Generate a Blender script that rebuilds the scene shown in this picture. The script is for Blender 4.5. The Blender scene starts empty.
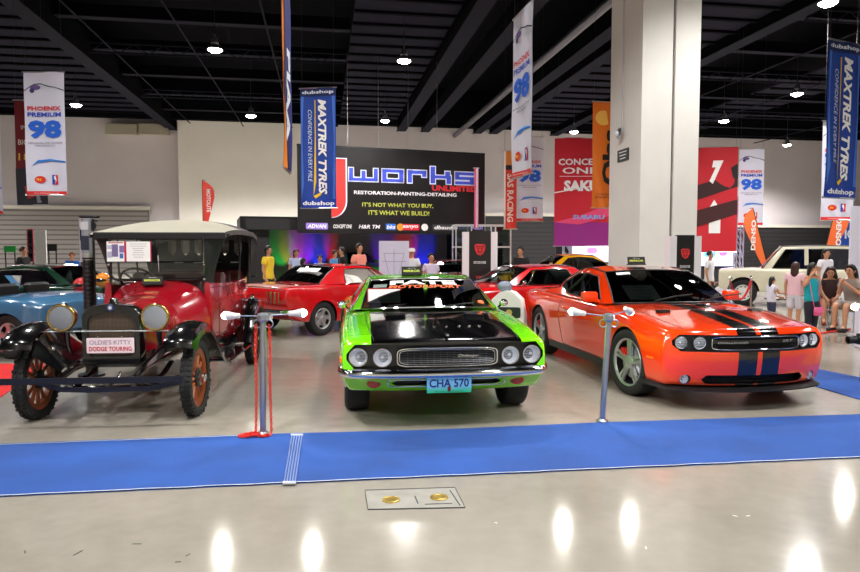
import bpy, bmesh, math, random
from math import sin, cos, pi, radians, sqrt, atan2
from mathutils import Vector, Matrix
from mathutils.bvhtree import BVHTree
R_ = random.Random(7)
scene = bpy.context.scene
COL = scene.collection
# ------------------------------------------------------------------ camera
F, PITCH, H = 660.0, 0.056, 1.616
cam_d = bpy.data.cameras.new('camera'); cam = bpy.data.objects.new('camera', cam_d); COL.objects.link(cam)
cam.location = (0, 0, H); cam.rotation_euler = (pi/2-PITCH, 0, 0)
cam_d.sensor_width = 36; cam_d.lens = F/860*36; cam_d.clip_end = 300
scene.camera = cam

def at(px, py, Y):
    """world point seen at pixel (px,py) at depth Y"""
    cx, cy = (px-430)/F, (286-py)/F
    d = Vector((cx, cos(PITCH)+cy*sin(PITCH), -sin(PITCH)+cy*cos(PITCH)))
    return Vector((0, 0, H)) + d*(Y/d.y)
def gp(px, py, z=0.0):
    """world point at height z seen at pixel"""
    cx, cy = (px-430)/F, (286-py)/F
    d = Vector((cx, cos(PITCH)+cy*sin(PITCH), -sin(PITCH)+cy*cos(PITCH)))
    return Vector((0, 0, H)) + d*((z-H)/d.z)

# ------------------------------------------------------------------ materials
def lin(c):
    return tuple((v/255/12.92 if v/255 <= .04045 else ((v/255+.055)/1.055)**2.4) for v in c)
_M = {}
def mat(name, rgb, rough=.5, metal=0, coat=0, spec=.5, emit=0, alpha=None, bump=0, bscale=40, var=0, vscale=6, sheen=0, fn=None):
    if name in _M: return _M[name]
    m = bpy.data.materials.new(name); m.use_nodes = True; nt = m.node_tree; N = nt.nodes; L = nt.links
    b = N['Principled BSDF']; c = (*lin(rgb), 1)
    b.inputs['Base Color'].default_value = c; b.inputs['Roughness'].default_value = rough
    b.inputs['Metallic'].default_value = metal; b.inputs['Coat Weight'].default_value = coat
    b.inputs['Coat Roughness'].default_value = .04; b.inputs['Specular IOR Level'].default_value = spec
    if sheen: b.inputs['Sheen Weight'].default_value = sheen
    if emit:
        b.inputs['Emission Color'].default_value = c; b.inputs['Emission Strength'].default_value = emit
    tc = N.new('ShaderNodeTexCoord')
    if var:
        n = N.new('ShaderNodeTexNoise'); n.inputs['Scale'].default_value = vscale; n.inputs['Detail'].default_value = 5
        L.new(tc.outputs['Object'], n.inputs['Vector'])
        mx = N.new('ShaderNodeMix'); mx.data_type = 'RGBA'; mx.blend_type = 'MULTIPLY'; mx.inputs[0].default_value = 1
        mx.inputs[6].default_value = c
        r = N.new('ShaderNodeMapRange'); r.inputs[1].default_value = .3; r.inputs[2].default_value = .7
        r.inputs[3].default_value = 1-var; r.inputs[4].default_value = 1+var
        L.new(n.outputs['Fac'], r.inputs[0]); L.new(r.outputs[0], mx.inputs[7]); L.new(mx.outputs[2], b.inputs['Base Color'])
    if bump:
        n = N.new('ShaderNodeTexNoise'); n.inputs['Scale'].default_value = bscale; n.inputs['Detail'].default_value = 4
        L.new(tc.outputs['Object'], n.inputs['Vector'])
        bp = N.new('ShaderNodeBump'); bp.inputs['Strength'].default_value = bump; bp.inputs['Distance'].default_value = .02
        L.new(n.outputs['Fac'], bp.inputs['Height']); L.new(bp.outputs[0], b.inputs['Normal'])
    if fn: fn(nt, b, tc)
    _M[name] = m
    return m
def glass(name, rgb, clear=.5, rough=.02):
    """thin tinted pane: see-through part + mirror part by Fresnel"""
    if name in _M: return _M[name]
    m = bpy.data.materials.new(name); m.use_nodes = True; nt = m.node_tree; N = nt.nodes; L = nt.links
    N.remove(N['Principled BSDF']); out = N['Material Output']
    t = N.new('ShaderNodeBsdfTransparent'); t.inputs[0].default_value = (*[v*clear for v in lin(rgb)], 1)
    g = N.new('ShaderNodeBsdfGlossy'); g.inputs['Roughness'].default_value = rough; g.inputs['Color'].default_value = (1, 1, 1, 1)
    f = N.new('ShaderNodeFresnel'); f.inputs[0].default_value = 1.5
    mx = N.new('ShaderNodeMixShader'); L.new(f.outputs[0], mx.inputs[0]); L.new(t.outputs[0], mx.inputs[1]); L.new(g.outputs[0], mx.inputs[2])
    L.new(mx.outputs[0], out.inputs[0]); _M[name] = m
    return m
def node_math(nt, op, a, b=None, c=None):
    n = nt.nodes.new('ShaderNodeMath'); n.operation = op
    for i, v in enumerate((a, b, c)):
        if v is None: continue
        if isinstance(v, (int, float)): n.inputs[i].default_value = v
        else: nt.links.new(v, n.inputs[i])
    return n.outputs[0]
def rect_mask(nt, x, y, x0, x1, y0, y1):
    m = node_math
    a = m(nt, 'MULTIPLY', m(nt, 'GREATER_THAN', x, x0), m(nt, 'LESS_THAN', x, x1))
    b = m(nt, 'MULTIPLY', m(nt, 'GREATER_THAN', y, y0), m(nt, 'LESS_THAN', y, y1))
    return m(nt, 'MULTIPLY', a, b)
CHROME = mat('chrome', (225, 228, 232), .07, 1)
ALU = mat('brushed_metal', (190, 192, 196), .3, 1)
BLACKP = mat('black_plastic', (16, 16, 18), .45)
GLOSSBLK = mat('gloss_black', (8, 8, 10), .12, 0, .6)
RUBBER = mat('tyre_rubber', (24, 24, 25), .75, bump=.15, bscale=120)
DARKIN = mat('dark_interior', (14, 14, 15), .8)
SEATM = mat('seat_vinyl', (22, 22, 24), .5)
LAMPG = glass('lamp_glass', (250, 250, 255), .95)
WHITE = mat('white_paint', (232, 232, 230), .5)
PAPER = mat('paper', (245, 245, 245), .8)
GLASS = glass('car_glass', (200, 215, 210), .75)
GLASSD = glass('car_glass_dark', (120, 130, 128), .5)

# ------------------------------------------------------------------ mesh building
class MB:
    def __init__(s): s.v = []; s.f = []; s.m = []
    def add(s, vs, fs, mi=0, M=None):
        o = len(s.v)
        s.v += [tuple(M @ Vector(p)) for p in vs] if M is not None else [tuple(p) for p in vs]
        s.f += [tuple(i+o for i in f) for f in fs]; s.m += [mi]*len(fs); return s
    def box(s, c, d, mi=0, M=None, rz=0, taper=1.0):
        x, y, z = (k/2 for k in d); vs = []
        for sz in (-1, 1):
            t = taper if sz > 0 else 1
            for sx, sy in ((-1, -1), (1, -1), (1, 1), (-1, 1)):
                a, b = sx*x*t, sy*y*t
                vs.append((c[0]+a*cos(rz)-b*sin(rz), c[1]+a*sin(rz)+b*cos(rz), c[2]+sz*z))
        return s.add(vs, [(3, 2, 1, 0), (4, 5, 6, 7), (0, 1, 5, 4), (1, 2, 6, 5), (2, 3, 7, 6), (3, 0, 4, 7)], mi, M)
    def rbox(s, c, d, r=.02, mi=0, M=None, n=3, axis='z'):
        """box with rounded vertical edges and bevelled rims"""
        def outl(k):
            hx, hy = d[0]/2-k, d[1]/2-k; rr = max(r-k, .0005); P = []
            for q, (sx, sy) in enumerate(((1, 1), (-1, 1), (-1, -1), (1, -1))):
                for i in range(n+1):
                    a = pi/2*(q+i/n); P.append((sx*(hx-rr)+rr*cos(a), sy*(hy-rr)+rr*sin(a)))
            return P
        b = min(r*.6, d[2]*.4); rings = [(-d[2]/2, b), (-d[2]/2+b, 0), (d[2]/2-b, 0), (d[2]/2, b)]
        vs = [(c[0]+x, c[1]+y, c[2]+z) for z, k in rings for x, y in outl(k)]
        m = 4*(n+1); fs = []
        for j in range(3):
            fs += [(j*m+i, j*m+(i+1) % m, (j+1)*m+(i+1) % m, (j+1)*m+i) for i in range(m)]
        fs += [tuple(range(m))[::-1], tuple(3*m+i for i in range(m))]
        return s.add(vs, fs, mi, M)
    def ring_loft(s, rings, mi=0, cap=True, closed=False, M=None):
        m = len(rings[0]); vs = [p for r in rings for p in r]; fs = []
        n = len(rings)
        for j in range(n if closed else n-1):
            k = (j+1) % n
            fs += [(j*m+i, j*m+(i+1) % m, k*m+(i+1) % m, k*m+i) for i in range(m)]
        if cap and not closed: fs += [tuple(range(m))[::-1], tuple((n-1)*m+i for i in range(m))]
        return s.add(vs, fs, mi, M)
    def lathe(s, prof, c=(0, 0, 0), axis='z', n=24, mi=0, M=None, cap=True):
        rings = []
        for r, h in prof:
            ring = []
            for i in range(n):
                a = 2*pi*i/n; p = (r*cos(a), r*sin(a), h)
                if axis == 'y': p = (p[0], p[2], p[1])
                elif axis == 'x': p = (p[2], p[0], p[1])
                ring.append((p[0]+c[0], p[1]+c[1], p[2]+c[2]))
            rings.append(ring)
        return s.ring_loft(rings, mi, cap, M=M)
    def cyl(s, a, b, r, r2=None, n=12, mi=0, M=None):
        return s.tube([a, b], [r, r if r2 is None else r2], n, mi, M)
    def tube(s, pts, r, n=8, mi=0, M=None, closed=False, flat=1.0):
        pts = [Vector(p) for p in pts]; m = len(pts); rs = r if isinstance(r, (list, tuple)) else [r]*m
        up = None; rings = []
        for i, p in enumerate(pts):
            a = pts[(i-1) % m] if (i or closed) else p; b = pts[(i+1) % m] if (i < m-1 or closed) else p
            t = (b-a).normalized()
            if up is None: up = Vector((0, 0, 1)) if abs(t.z) < .9 else Vector((1, 0, 0))
            x = t.cross(up).normalized(); up = x.cross(t).normalized()
            rings.append([p+(x*cos(2*pi*k/n)*flat+up*sin(2*pi*k/n))*rs[i] for k in range(n)])
        return s.ring_loft(rings, mi, not closed, closed, M)
    def grid(s, fn, nu, nv, mi=0, M=None):
        vs = [fn(i/nu, j/nv) for j in range(nv+1) for i in range(nu+1)]; w = nu+1
        return s.add(vs, [(j*w+i, j*w+i+1, (j+1)*w+i+1, (j+1)*w+i) for j in range(nv) for i in range(nu)], mi, M)
    def prism(s, poly, h0, h1, mi=0, M=None, axis='z'):
        """poly extruded between h0,h1 along axis; poly in the other two axes (xy / xz for y / yz for x)"""
        def P(a, b, h): return (a, b, h) if axis == 'z' else ((a, h, b) if axis == 'y' else (h, a, b))
        n = len(poly); vs = [P(a, b, h0) for a, b in poly]+[P(a, b, h1) for a, b in poly]
        return s.add(vs, [tuple(range(n))[::-1], tuple(range(n, 2*n))]+[(i, (i+1) % n, n+(i+1) % n, n+i) for i in range(n)], mi, M)
    def sphere(s, c, r, n=12, mi=0, M=None):
        rx, ry, rz = r if isinstance(r, (list, tuple)) else (r, r, r); k = max(4, n//2); rings = []
        for j in range(k+1):
            a = -pi/2+pi*j/k; q = max(cos(a), .002)
            rings.append([(c[0]+rx*q*cos(2*pi*i/n), c[1]+ry*q*sin(2*pi*i/n), c[2]+rz*sin(a)) for i in range(n)])
        return s.ring_loft(rings, mi, True, M=M)
    def side(s, name, mats, parent, ang=35):
        """mirror copy across y=0 built as its own object, plus the original"""
        a = s.build(name, mats, parent, ang); t = MB(); t.v = [(x, -y, z) for x, y, z in s.v]; t.f = [f[::-1] for f in s.f]; t.m = list(s.m)
        return a, t.build(name, mats, parent, ang)
    def build(s, name, mats, parent=None, ang=35, label=None, fixn=False):
        me = bpy.data.meshes.new(name); me.from_pydata(s.v, [], s.f)
        for m in (mats if isinstance(mats, (list, tuple)) else [mats]): me.materials.append(m)
        me.polygons.foreach_set('material_index', s.m)
        if fixn:
            bm = bmesh.new(); bm.from_mesh(me); bmesh.ops.recalc_face_normals(bm, faces=bm.faces); bm.to_mesh(me); bm.free()
        if ang:
            me.polygons.foreach_set('use_smooth', [True]*len(me.polygons)); me.set_sharp_from_angle(angle=radians(ang))
        me.update()
        o = bpy.data.objects.new(name, me); COL.objects.link(o)
        if parent: o.parent = parent
        if label: o['label'] = label
        return o
def apply_mods(o):
    dg = bpy.context.evaluated_depsgraph_get(); dg.update()
    me = bpy.data.meshes.new_from_object(o.evaluated_get(dg)); o.modifiers.clear(); o.data = me; return o
def boolean(o, cutters, op='DIFFERENCE'):
    """cut a list of MB volumes (material index in MB refers to the target's slots) out of o"""
    par = o.parent; o.parent = None
    for mb in cutters:
        c = mb.build('cutter', [o.data.materials[i] for i in range(len(o.data.materials))], ang=0, fixn=True)
        md = o.modifiers.new('b', 'BOOLEAN'); md.operation = op; md.object = c; md.solver = 'EXACT'
        try: md.material_mode = 'INDEX'
        except Exception: pass
        apply_mods(o); me = c.data; bpy.data.objects.remove(c); bpy.data.meshes.remove(me)
    o.parent = par
    return o
def smooth(o, ang=35):
    o.data.polygons.foreach_set('use_smooth', [True]*len(o.data.polygons)); o.data.set_sharp_from_angle(angle=radians(ang)); return o
def empty(name, loc, rz=0, label=None, cat=None, group=None, kind=None):
    o = bpy.data.objects.new(name, None); COL.objects.link(o); o.location = loc; o.rotation_euler = (0, 0, rz); o.empty_display_size = .2
    return tag(o, label, cat, group, kind)
def tag(o, label=None, cat=None, group=None, kind=None):
    if label: o['label'] = label
    if cat: o['category'] = cat
    if group: o['group'] = group
    if kind: o['kind'] = kind
    return o
def copy_tree(o, parent=None, label=None):
    c = o.copy(); COL.objects.link(c); c.parent = parent
    for ch in list(o.children): copy_tree(ch, c)
    if label: c['label'] = label
    return c
def text_mesh(txt, size=1.0, bold=.0, width=None, height=None, align='CENTER', res=3, slant=0, space=1.0):
    """2D glyph mesh (verts, faces) centred on origin in x/y"""
    cu = bpy.data.curves.new('t', 'FONT'); cu.body = txt; cu.size = size; cu.offset = bold; cu.align_x = align; cu.resolution_u = res
    cu.space_character = space; cu.shear = slant
    o = bpy.data.objects.new('t', cu); COL.objects.link(o)
    dg = bpy.context.evaluated_depsgraph_get(); dg.update()
    me = bpy.data.meshes.new_from_object(o.evaluated_get(dg))
    vs = [tuple(v.co) for v in me.vertices]; fs = [tuple(p.vertices) for p in me.polygons]
    bpy.data.objects.remove(o); bpy.data.curves.remove(cu); bpy.data.meshes.remove(me)
    if not vs: return [], []
    x0 = min(v[0] for v in vs); x1 = max(v[0] for v in vs); y0 = min(v[1] for v in vs); y1 = max(v[1] for v in vs)
    sx = width/(x1-x0) if width else 1; sy = height/(y1-y0) if height else (sx if width else 1)
    if height and not width: sx = sy
    return [((v[0]-(x0+x1)/2)*sx, (v[1]-(y0+y1)/2)*sy, 0) for v in vs], fs
def text_part(name, txt, M, m, parent, th=.002, label=None, **k):
    """lettering of slight thickness; M maps glyph plane (x right, y up, z out) into the parent's space"""
    vs, fs = text_mesh(txt, **k)
    mb = MB(); mb.add([(x, y, th) for x, y, z in vs], fs, 0, M)
    return mb.build(name, m, parent, ang=0, label=label)
def pchip(xs, ys):
    n = len(xs); h = [xs[i+1]-xs[i] for i in range(n-1)]; d = [(ys[i+1]-ys[i])/h[i] for i in range(n-1)]
    m = [0]*n; m[0] = d[0]; m[-1] = d[-1]
    for i in range(1, n-1):
        if d[i-1]*d[i] > 0:
            w1 = 2*h[i]+h[i-1]; w2 = h[i]+2*h[i-1]; m[i] = (w1+w2)/(w1/d[i-1]+w2/d[i])
    def f(x):
        if x <= xs[0]: return ys[0]
        if x >= xs[-1]: return ys[-1]
        i = max(k for k in range(n-1) if xs[k] <= x); t = (x-xs[i])/h[i]
        return (2*t**3-3*t**2+1)*ys[i]+(t**3-2*t**2+t)*h[i]*m[i]+(-2*t**3+3*t**2)*ys[i+1]+(t**3-t**2)*h[i]*m[i+1]
    return f
def crom(pts, n=8, closed=False):
    pts = [Vector(p) for p in pts]; m = len(pts); out = []
    for i in range(m if closed else m-1):
        p0 = pts[(i-1) % m] if (i or closed) else pts[0]*2-pts[1]
        p1 = pts[i]; p2 = pts[(i+1) % m]; p3 = pts[(i+2) % m] if (i+2 < m or closed) else pts[-1]*2-pts[-2]
        for k in range(n):
            t = k/n; out.append(.5*((2*p1)+(p2-p0)*t+(2*p0-5*p1+4*p2-p3)*t*t+(3*p1-p0-3*p2+p3)*t**3))
    if not closed: out.append(pts[-1])
    return out
def polyl(pts, t):
    """point at fraction t of a polyline given by pts (equal index spacing)"""
    k = t*(len(pts)-1); i = min(int(k), len(pts)-2); return Vector(pts[i]).lerp(Vector(pts[i+1]), k-i)
def coons(b, t, l, r):
    """b,t: bottom/top curves (left->right); l,r: left/right curves (bottom->top)"""
    P00, P10, P01, P11 = Vector(b[0]), Vector(b[-1]), Vector(t[0]), Vector(t[-1])
    def f(u, v):
        B, T, Lf, Rt = polyl(b, u), polyl(t, u), polyl(l, v), polyl(r, v)
        return B*(1-v)+T*v+Lf*(1-u)+Rt*u-(P00*(1-u)*(1-v)+P10*u*(1-v)+P01*(1-u)*v+P11*u*v)
    return f
def copies_of(root, loc, rz, label=None, group=None):
    c = copy_tree(root); c.location = loc; c.rotation_euler = (0, 0, rz)
    if label: c['label'] = label
    if group: c['group'] = group
    return c
EXPOSURE = 0.18
# ------------------------------------------------------------------ car library (x forward, y to the car's left, z up)
def sst(a, b, x):
    t = max(0, min(1, (x-a)/(b-a))); return t*t*(3-2*t)
def car_shell(root, name, keys, mats, nose, tail, N=64, ptop=3.0, rnd=3, nt=14, ns=9, nb=4):
    """lofted lower body. keys rows: x, z centre top, z shoulder, half width shoulder, z widest, half width, z bottom, half width bottom"""
    xs = [k[0] for k in keys]; fs = [pchip(xs, [k[i] for k in keys]) for i in range(1, 8)]
    a, b = xs[0], xs[-1]
    def bow(x, y, z):
        wn = sst(b-nose['len'], b, x); wt = sst(a+tail['len'], a, x) if x < a+tail['len'] else 0
        if x < a+tail['len']: wt = 1-sst(a, a+tail['len'], x)
        W = nose['W']
        x += wn*(nose['prof'](z)-nose['bow']*abs(y/W)**nose['pw'])
        x -= wt*(tail['prof'](z)-tail['bow']*abs(y/W)**tail['pw'])
        return x
    def half(x):
        zt, zs, ws, zm, wm, zb, wb = [f(x) for f in fs]; P = []
        for i in range(nt): t = i/nt; P.append((ws*t, zs+(zt-zs)*(1-t**ptop)))
        for i in range(ns): q = i/ns*pi/2; P.append((ws+(wm-ws)*sin(q), zs+(zm-zs)*(1-cos(q))))
        for i in range(ns): q = i/ns*pi/2; P.append((wb+(wm-wb)*cos(q), zm+(zb-zm)*sin(q)))
        for i in range(nb+1): P.append((wb*(1-i/nb), zb))
        for _ in range(rnd):
            Q = list(P)
            for i in range(nt-3, nt+4): Q[i] = ((P[i-1][0]+2*P[i][0]+P[i+1][0])/4, (P[i-1][1]+2*P[i][1]+P[i+1][1])/4)
            P = Q
        return P
    rings = []
    def ring(x, xo=0, k=0, s=1):
        h = half(x); zt, zb = h[0][1], h[-1][1]; zc = (zt+zb)/2; W = max(p[0] for p in h); Hh = (zt-zb)/2
        P = [(y*max(0, 1-k/W)*s, zc+(z-zc)*max(0, 1-k/Hh)*s) for y, z in h]
        P += [(-y, z) for y, z in P[-2:0:-1]]
        return [(bow(x, y, z)+xo, y, z) for y, z in P]
    caps = [(.000, .0, 1), (.012, .006, 1), (.02, .02, 1), (.024, .04, 1), (.024, .04, .8), (.024, .04, .5), (.024, .04, .2), (.024, .04, .02)]
    for xo, k, s in reversed(caps[1:]): rings.append(ring(a, -xo, k, s))
    for i in range(N+1):
        t = i/N; t = t+.06*sin(2*pi*t)*-1; x = a+(b-a)*t; rings.append(ring(x))
    for xo, k, s in caps[1:]: rings.append(ring(b, xo, k, s))
    mb = MB(); mb.ring_loft(rings); o = mb.build(name, mats, root, ang=0, fixn=True)
    o['_x'] = 0; del o['_x']
    return o, bow
def bvh_of(o):
    bm = bmesh.new(); bm.from_mesh(o.data); t = BVHTree.FromBMesh(bm); bm.free(); return t
def hit(bvh, o, d):
    r = bvh.ray_cast(Vector(o), Vector(d).normalized()); return (r[0], r[1]) if r[0] is not None else (Vector(o), Vector((0, 0, 1)))
def seam(mb, bvh, pts, d, off=.001, r=.005, n=10, close=False):
    """thin line draped on the body: pts are points outside, cast along d"""
    P = []; pts = [Vector(p) for p in pts]; pts = pts+[pts[0]] if close else pts
    for a, b in zip(pts[:-1], pts[1:]):
        for k in range(n): P.append(a.lerp(b, k/n))
    P.append(pts[-1]); Q = []
    for p in P:
        q, nn = bvh.ray_cast(p, Vector(d).normalized())[:2]
        if q is not None: Q.append(q+nn*off)
    if len(Q) > 1: mb.tube(Q, r, 4)
def arches(axles, R, W, wm, zc, mi=1):
    """wheel well cutters"""
    out = []
    for x in axles:
        for s in (-1, 1):
            mb = MB(); y0, y1 = s*(wm-W), s*(wm+.2)
            mb.lathe([(R, min(y0, y1)), (R, max(y0, y1))], (x, 0, zc), 'y', 40, mi); out.append(mb)
    return out
def slot(zlo, zhi, xf, y0, y1, depth, n=24, mi=1, front=.25):
    """recess following the nose curve: zlo(y), zhi(y), xf(y) face position"""
    rings = []
    for i in range(n+1):
        y = y0+(y1-y0)*i/n; x = xf(y)
        rings.append([(x+front, y, zlo(y)), (x+front, y, zhi(y)), (x-depth, y, zhi(y)), (x-depth, y, zlo(y))])
    mb = MB(); mb.ring_loft(rings, mi); return mb
def rr(y, y0, y1, r, h0, h1):
    """z extents of a rounded bar at y"""
    e = min(y-y0, y1-y)
    if e >= r: return h0, h1
    k = r-sqrt(max(0, r*r-(r-e)**2)); m = (h0+h1)/2
    return min(h0+k, m-.003), max(h1-k, m+.003)
def tyre_mb(R, W, r, n=44, tread=0):
    mb = MB(); w = W/2
    prof = [(r, -w*.72), (r+.012, -w*.86), ((R+r)/2, -w), (R-.02, -w*.93), (R-.004, -w*.80), (R, -w*.6), (R, w*.6), (R-.004, w*.80), (R-.02, w*.93), ((R+r)/2, w), (r+.012, w*.86), (r, w*.72)]
    mb.lathe(prof, axis='y', n=n, cap=False)
    if tread == 1:
        for k in range(n):
            a = 2*pi*k/n
            for s in (-1, 1):
                M = Matrix.Rotation(-a, 4, 'Y') @ Matrix.Translation((R+.002, s*w*.55+(.0 if k % 2 else .008), 0))
                mb.box((0, 0, 0), (.016, w*.62, .028), 0, M)
    elif tread == 2:
        for y in (-.5, -.2, .1, .4): mb.lathe([(R+.003, y*w), (R+.003, (y+.2)*w-.006)], axis='y', n=n, cap=False)
    return mb
RIMSIL = mat('rim_silver', (205, 206, 210), .38, .9)
RIMDARK = mat('rim_dark', (18, 18, 20), .5)
WOODRIM = mat('wooden_spokes', (128, 58, 24), .4, 0, .3, var=.25, vscale=30)
def wheel(root, loc, R, W, r, style, side, tread=0, cal=None, steer=0, rimmat=None, name='wheel'):
    t = tyre_mb(R, W, r, 48, tread).build(name, RUBBER, root, 40)
    t.location = loc; t.rotation_euler = (0, 0, steer); s = side; f = W/2
    mb = MB(); A, B = 0, 1
    if style != 'wood':
        mb.lathe([(r-.012, -s*f*.72), (r-.016, s*f*.62)], axis='y', n=40, mi=1, cap=False)
        mb.lathe([(r-.018, s*f*.66), (r-.012, s*f*.80), (r+.003, s*f*.86), (r+.007, s*f*.80), (r+.004, s*f*.70)], axis='y', n=40, mi=0, cap=False)
        mb.lathe([(.02, s*f*.0), (r-.02, s*f*.0)], axis='y', n=32, mi=1, cap=False)
        mb.lathe([(.055, s*f*.35), (r*.68, s*f*.35), (r*.68, s*f*.25)], axis='y', n=32, mi=2, cap=False)
    if style == 'five':
        for k in range(5):
            a = 2*pi*k/5+.3
            for q in (-1, 1):
                M = Matrix.Rotation(-a, 4, 'Y')
                y0 = s*f*.62; w0, w1 = .014, .020; o0, o1 = q*.016, q*.030
                vs = []
                for (rad, o, w, yy) in ((.05, o0, w0+.004, y0), (r*.55, o0*1.1, w0, y0+s*.008), (r-.008, o1, w1, y0+s*.004)):
                    for dz, dy in ((-w, s*-.03), (w, s*-.03), (w, 0), (-w, 0)): vs.append((rad, yy+dy, o+dz))
                mb.ring_loft([vs[0:4], vs[4:8], vs[8:12]], 0, True, M=M)
        mb.lathe([(.012, s*f*.78), (.04, s*f*.74), (.075, s*f*.66), (.078, s*f*.4)], axis='y', n=20, mi=0)
    elif style == 'slot':
        for k in range(5):
            M = Matrix.Rotation(-(2*pi*k/5+.1), 4, 'Y'); vs = []
            for rad, w, yy in ((.05, .035, .62), (r*.6, .03, .66), (r-.01, .055, .68)):
                for dz, dy in ((-w, -.03*s), (w, -.03*s), (w, 0), (-w, 0)): vs.append((rad, s*f*yy+dy, dz))
            mb.ring_loft([vs[0:4], vs[4:8], vs[8:12]], 0, True, M=M)
        mb.lathe([(.02, s*f*.95), (.045, s*f*.9), (.06, s*f*.6)], axis='y', n=20, mi=0)
    elif style == 'steel':
        mb.lathe([(.01, s*f*.85), (.07, s*f*.82), (.08, s*f*.5), (r*.62, s*f*.62), (r*.8, s*f*.5), (r-.014, s*f*.55)], axis='y', n=32, mi=0, cap=False)
        for k in range(10):
            M = Matrix.Rotation(-(2*pi*k/10), 4, 'Y'); mb.lathe([(.02, 0), (.02, s*.004)], (r*.78, s*f*.56, 0), 'y', 8, 1, M)
    elif style == 'wood':
        mb.lathe([(r-.055, -.022), (r-.055, .022), (r-.02, .03), (r+.002, .034), (r+.002, -.034), (r-.02, -.03), (r-.055, -.022)], axis='y', n=48, mi=0, cap=False)
        for k in range(12):
            a = 2*pi*k/12
            mb.tube([(.05*cos(a), 0, .05*sin(a)), (r*.5*cos(a), 0, r*.5*sin(a)), ((r-.05)*cos(a), 0, (r-.05)*sin(a))], [.024, .017, .021], 8, 0)
        mb.lathe([(.09, -.03), (.09, .03), (.07, .04), (.05, .045)], axis='y', n=24, mi=1)
        mb.lathe([(.042, s*.04), (.042, s*.09), (.034, s*.10)], axis='y', n=16, mi=2)
        for k in range(6):
            a = 2*pi*(k+.5)/6; mb.lathe([(.009, s*.04), (.009, s*.05)], (.07*cos(a), 0, .07*sin(a)), 'y', 6, 2)
    mats = [rimmat or (WOODRIM if style == 'wood' else RIMSIL), RIMDARK, CHROME if style == 'wood' else ALU]
    mb.build('rim', mats, t, 35)
    if cal:
        c = MB(); c.box((r*.58*cos(2.6), s*f*.42, r*.58*sin(2.6)), (.07, .05, .13)); c.build('brake_caliper', cal, t, 30)
    return t
LENSF = bpy.data.materials.new('frosted_lens'); LENSF.use_nodes = True
_n = LENSF.node_tree.nodes; _n['Principled BSDF'].inputs['Base Color'].default_value = (.80, .84, .92, 1); _n['Principled BSDF'].inputs['Roughness'].default_value = .12; _t = _n.new('ShaderNodeBsdfTransparent'); _m = _n.new('ShaderNodeMixShader'); _m.inputs[0].default_value = .26
for _a, _b in ((_t, 1), (_n['Principled BSDF'], 2)): LENSF.node_tree.links.new(_a.outputs[0], _m.inputs[_b])
LENSF.node_tree.links.new(_m.outputs[0], _n['Material Output'].inputs[0])
def lamp(root, c, r, name='headlight', depth=.05, ring=CHROME, d=(1, 0, 0), glass_m=None, refl=None, lensname='lens'):
    """round lamp facing direction d"""
    M = Matrix.Translation(c) @ Vector(d).to_track_quat('X', 'Z').to_matrix().to_4x4()
    mb = MB()
    mb.lathe([(r*1.0, -depth), (r*1.12, -depth*.5), (r*1.14, .0), (r*1.08, .012), (r, .012), (r*.96, .0)], axis='x', n=28, mi=0, M=M, cap=False)
    mb.lathe([(r*.96, .0), (r*.8, -depth*.4), (r*.45, -depth*.75), (r*.05, -depth*.9)], axis='x', n=28, mi=1, M=M, cap=False)
    mb.sphere((-depth*.45, 0, 0), r*.2, 10, 1, M)
    for k in range(5):
        z = -r*.7+k*r*.35; w = sqrt(max(0, r*r*.8-z*z)); mb.box((-.004, 0, z), (.001, 2*w, .0015), 1, M)
    o = mb.build(name, [ring, refl or mat('lamp_reflector', (236, 240, 248), .35, .45)], root, 40)
    g = MB(); g.lathe([(.005, .02), (r*.4, .018), (r*.8, .012), (r*.98, .004)], axis='x', n=24, M=M, cap=False)
    g.build(lensname, glass_m or LENSF, o, 60); return o
def loop_sides(pl, n=8):
    """four sides (each list of pts) resampled to n+1"""
    return [[polyl(s, i/n) for i in range(n+1)] for s in pl]
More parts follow.
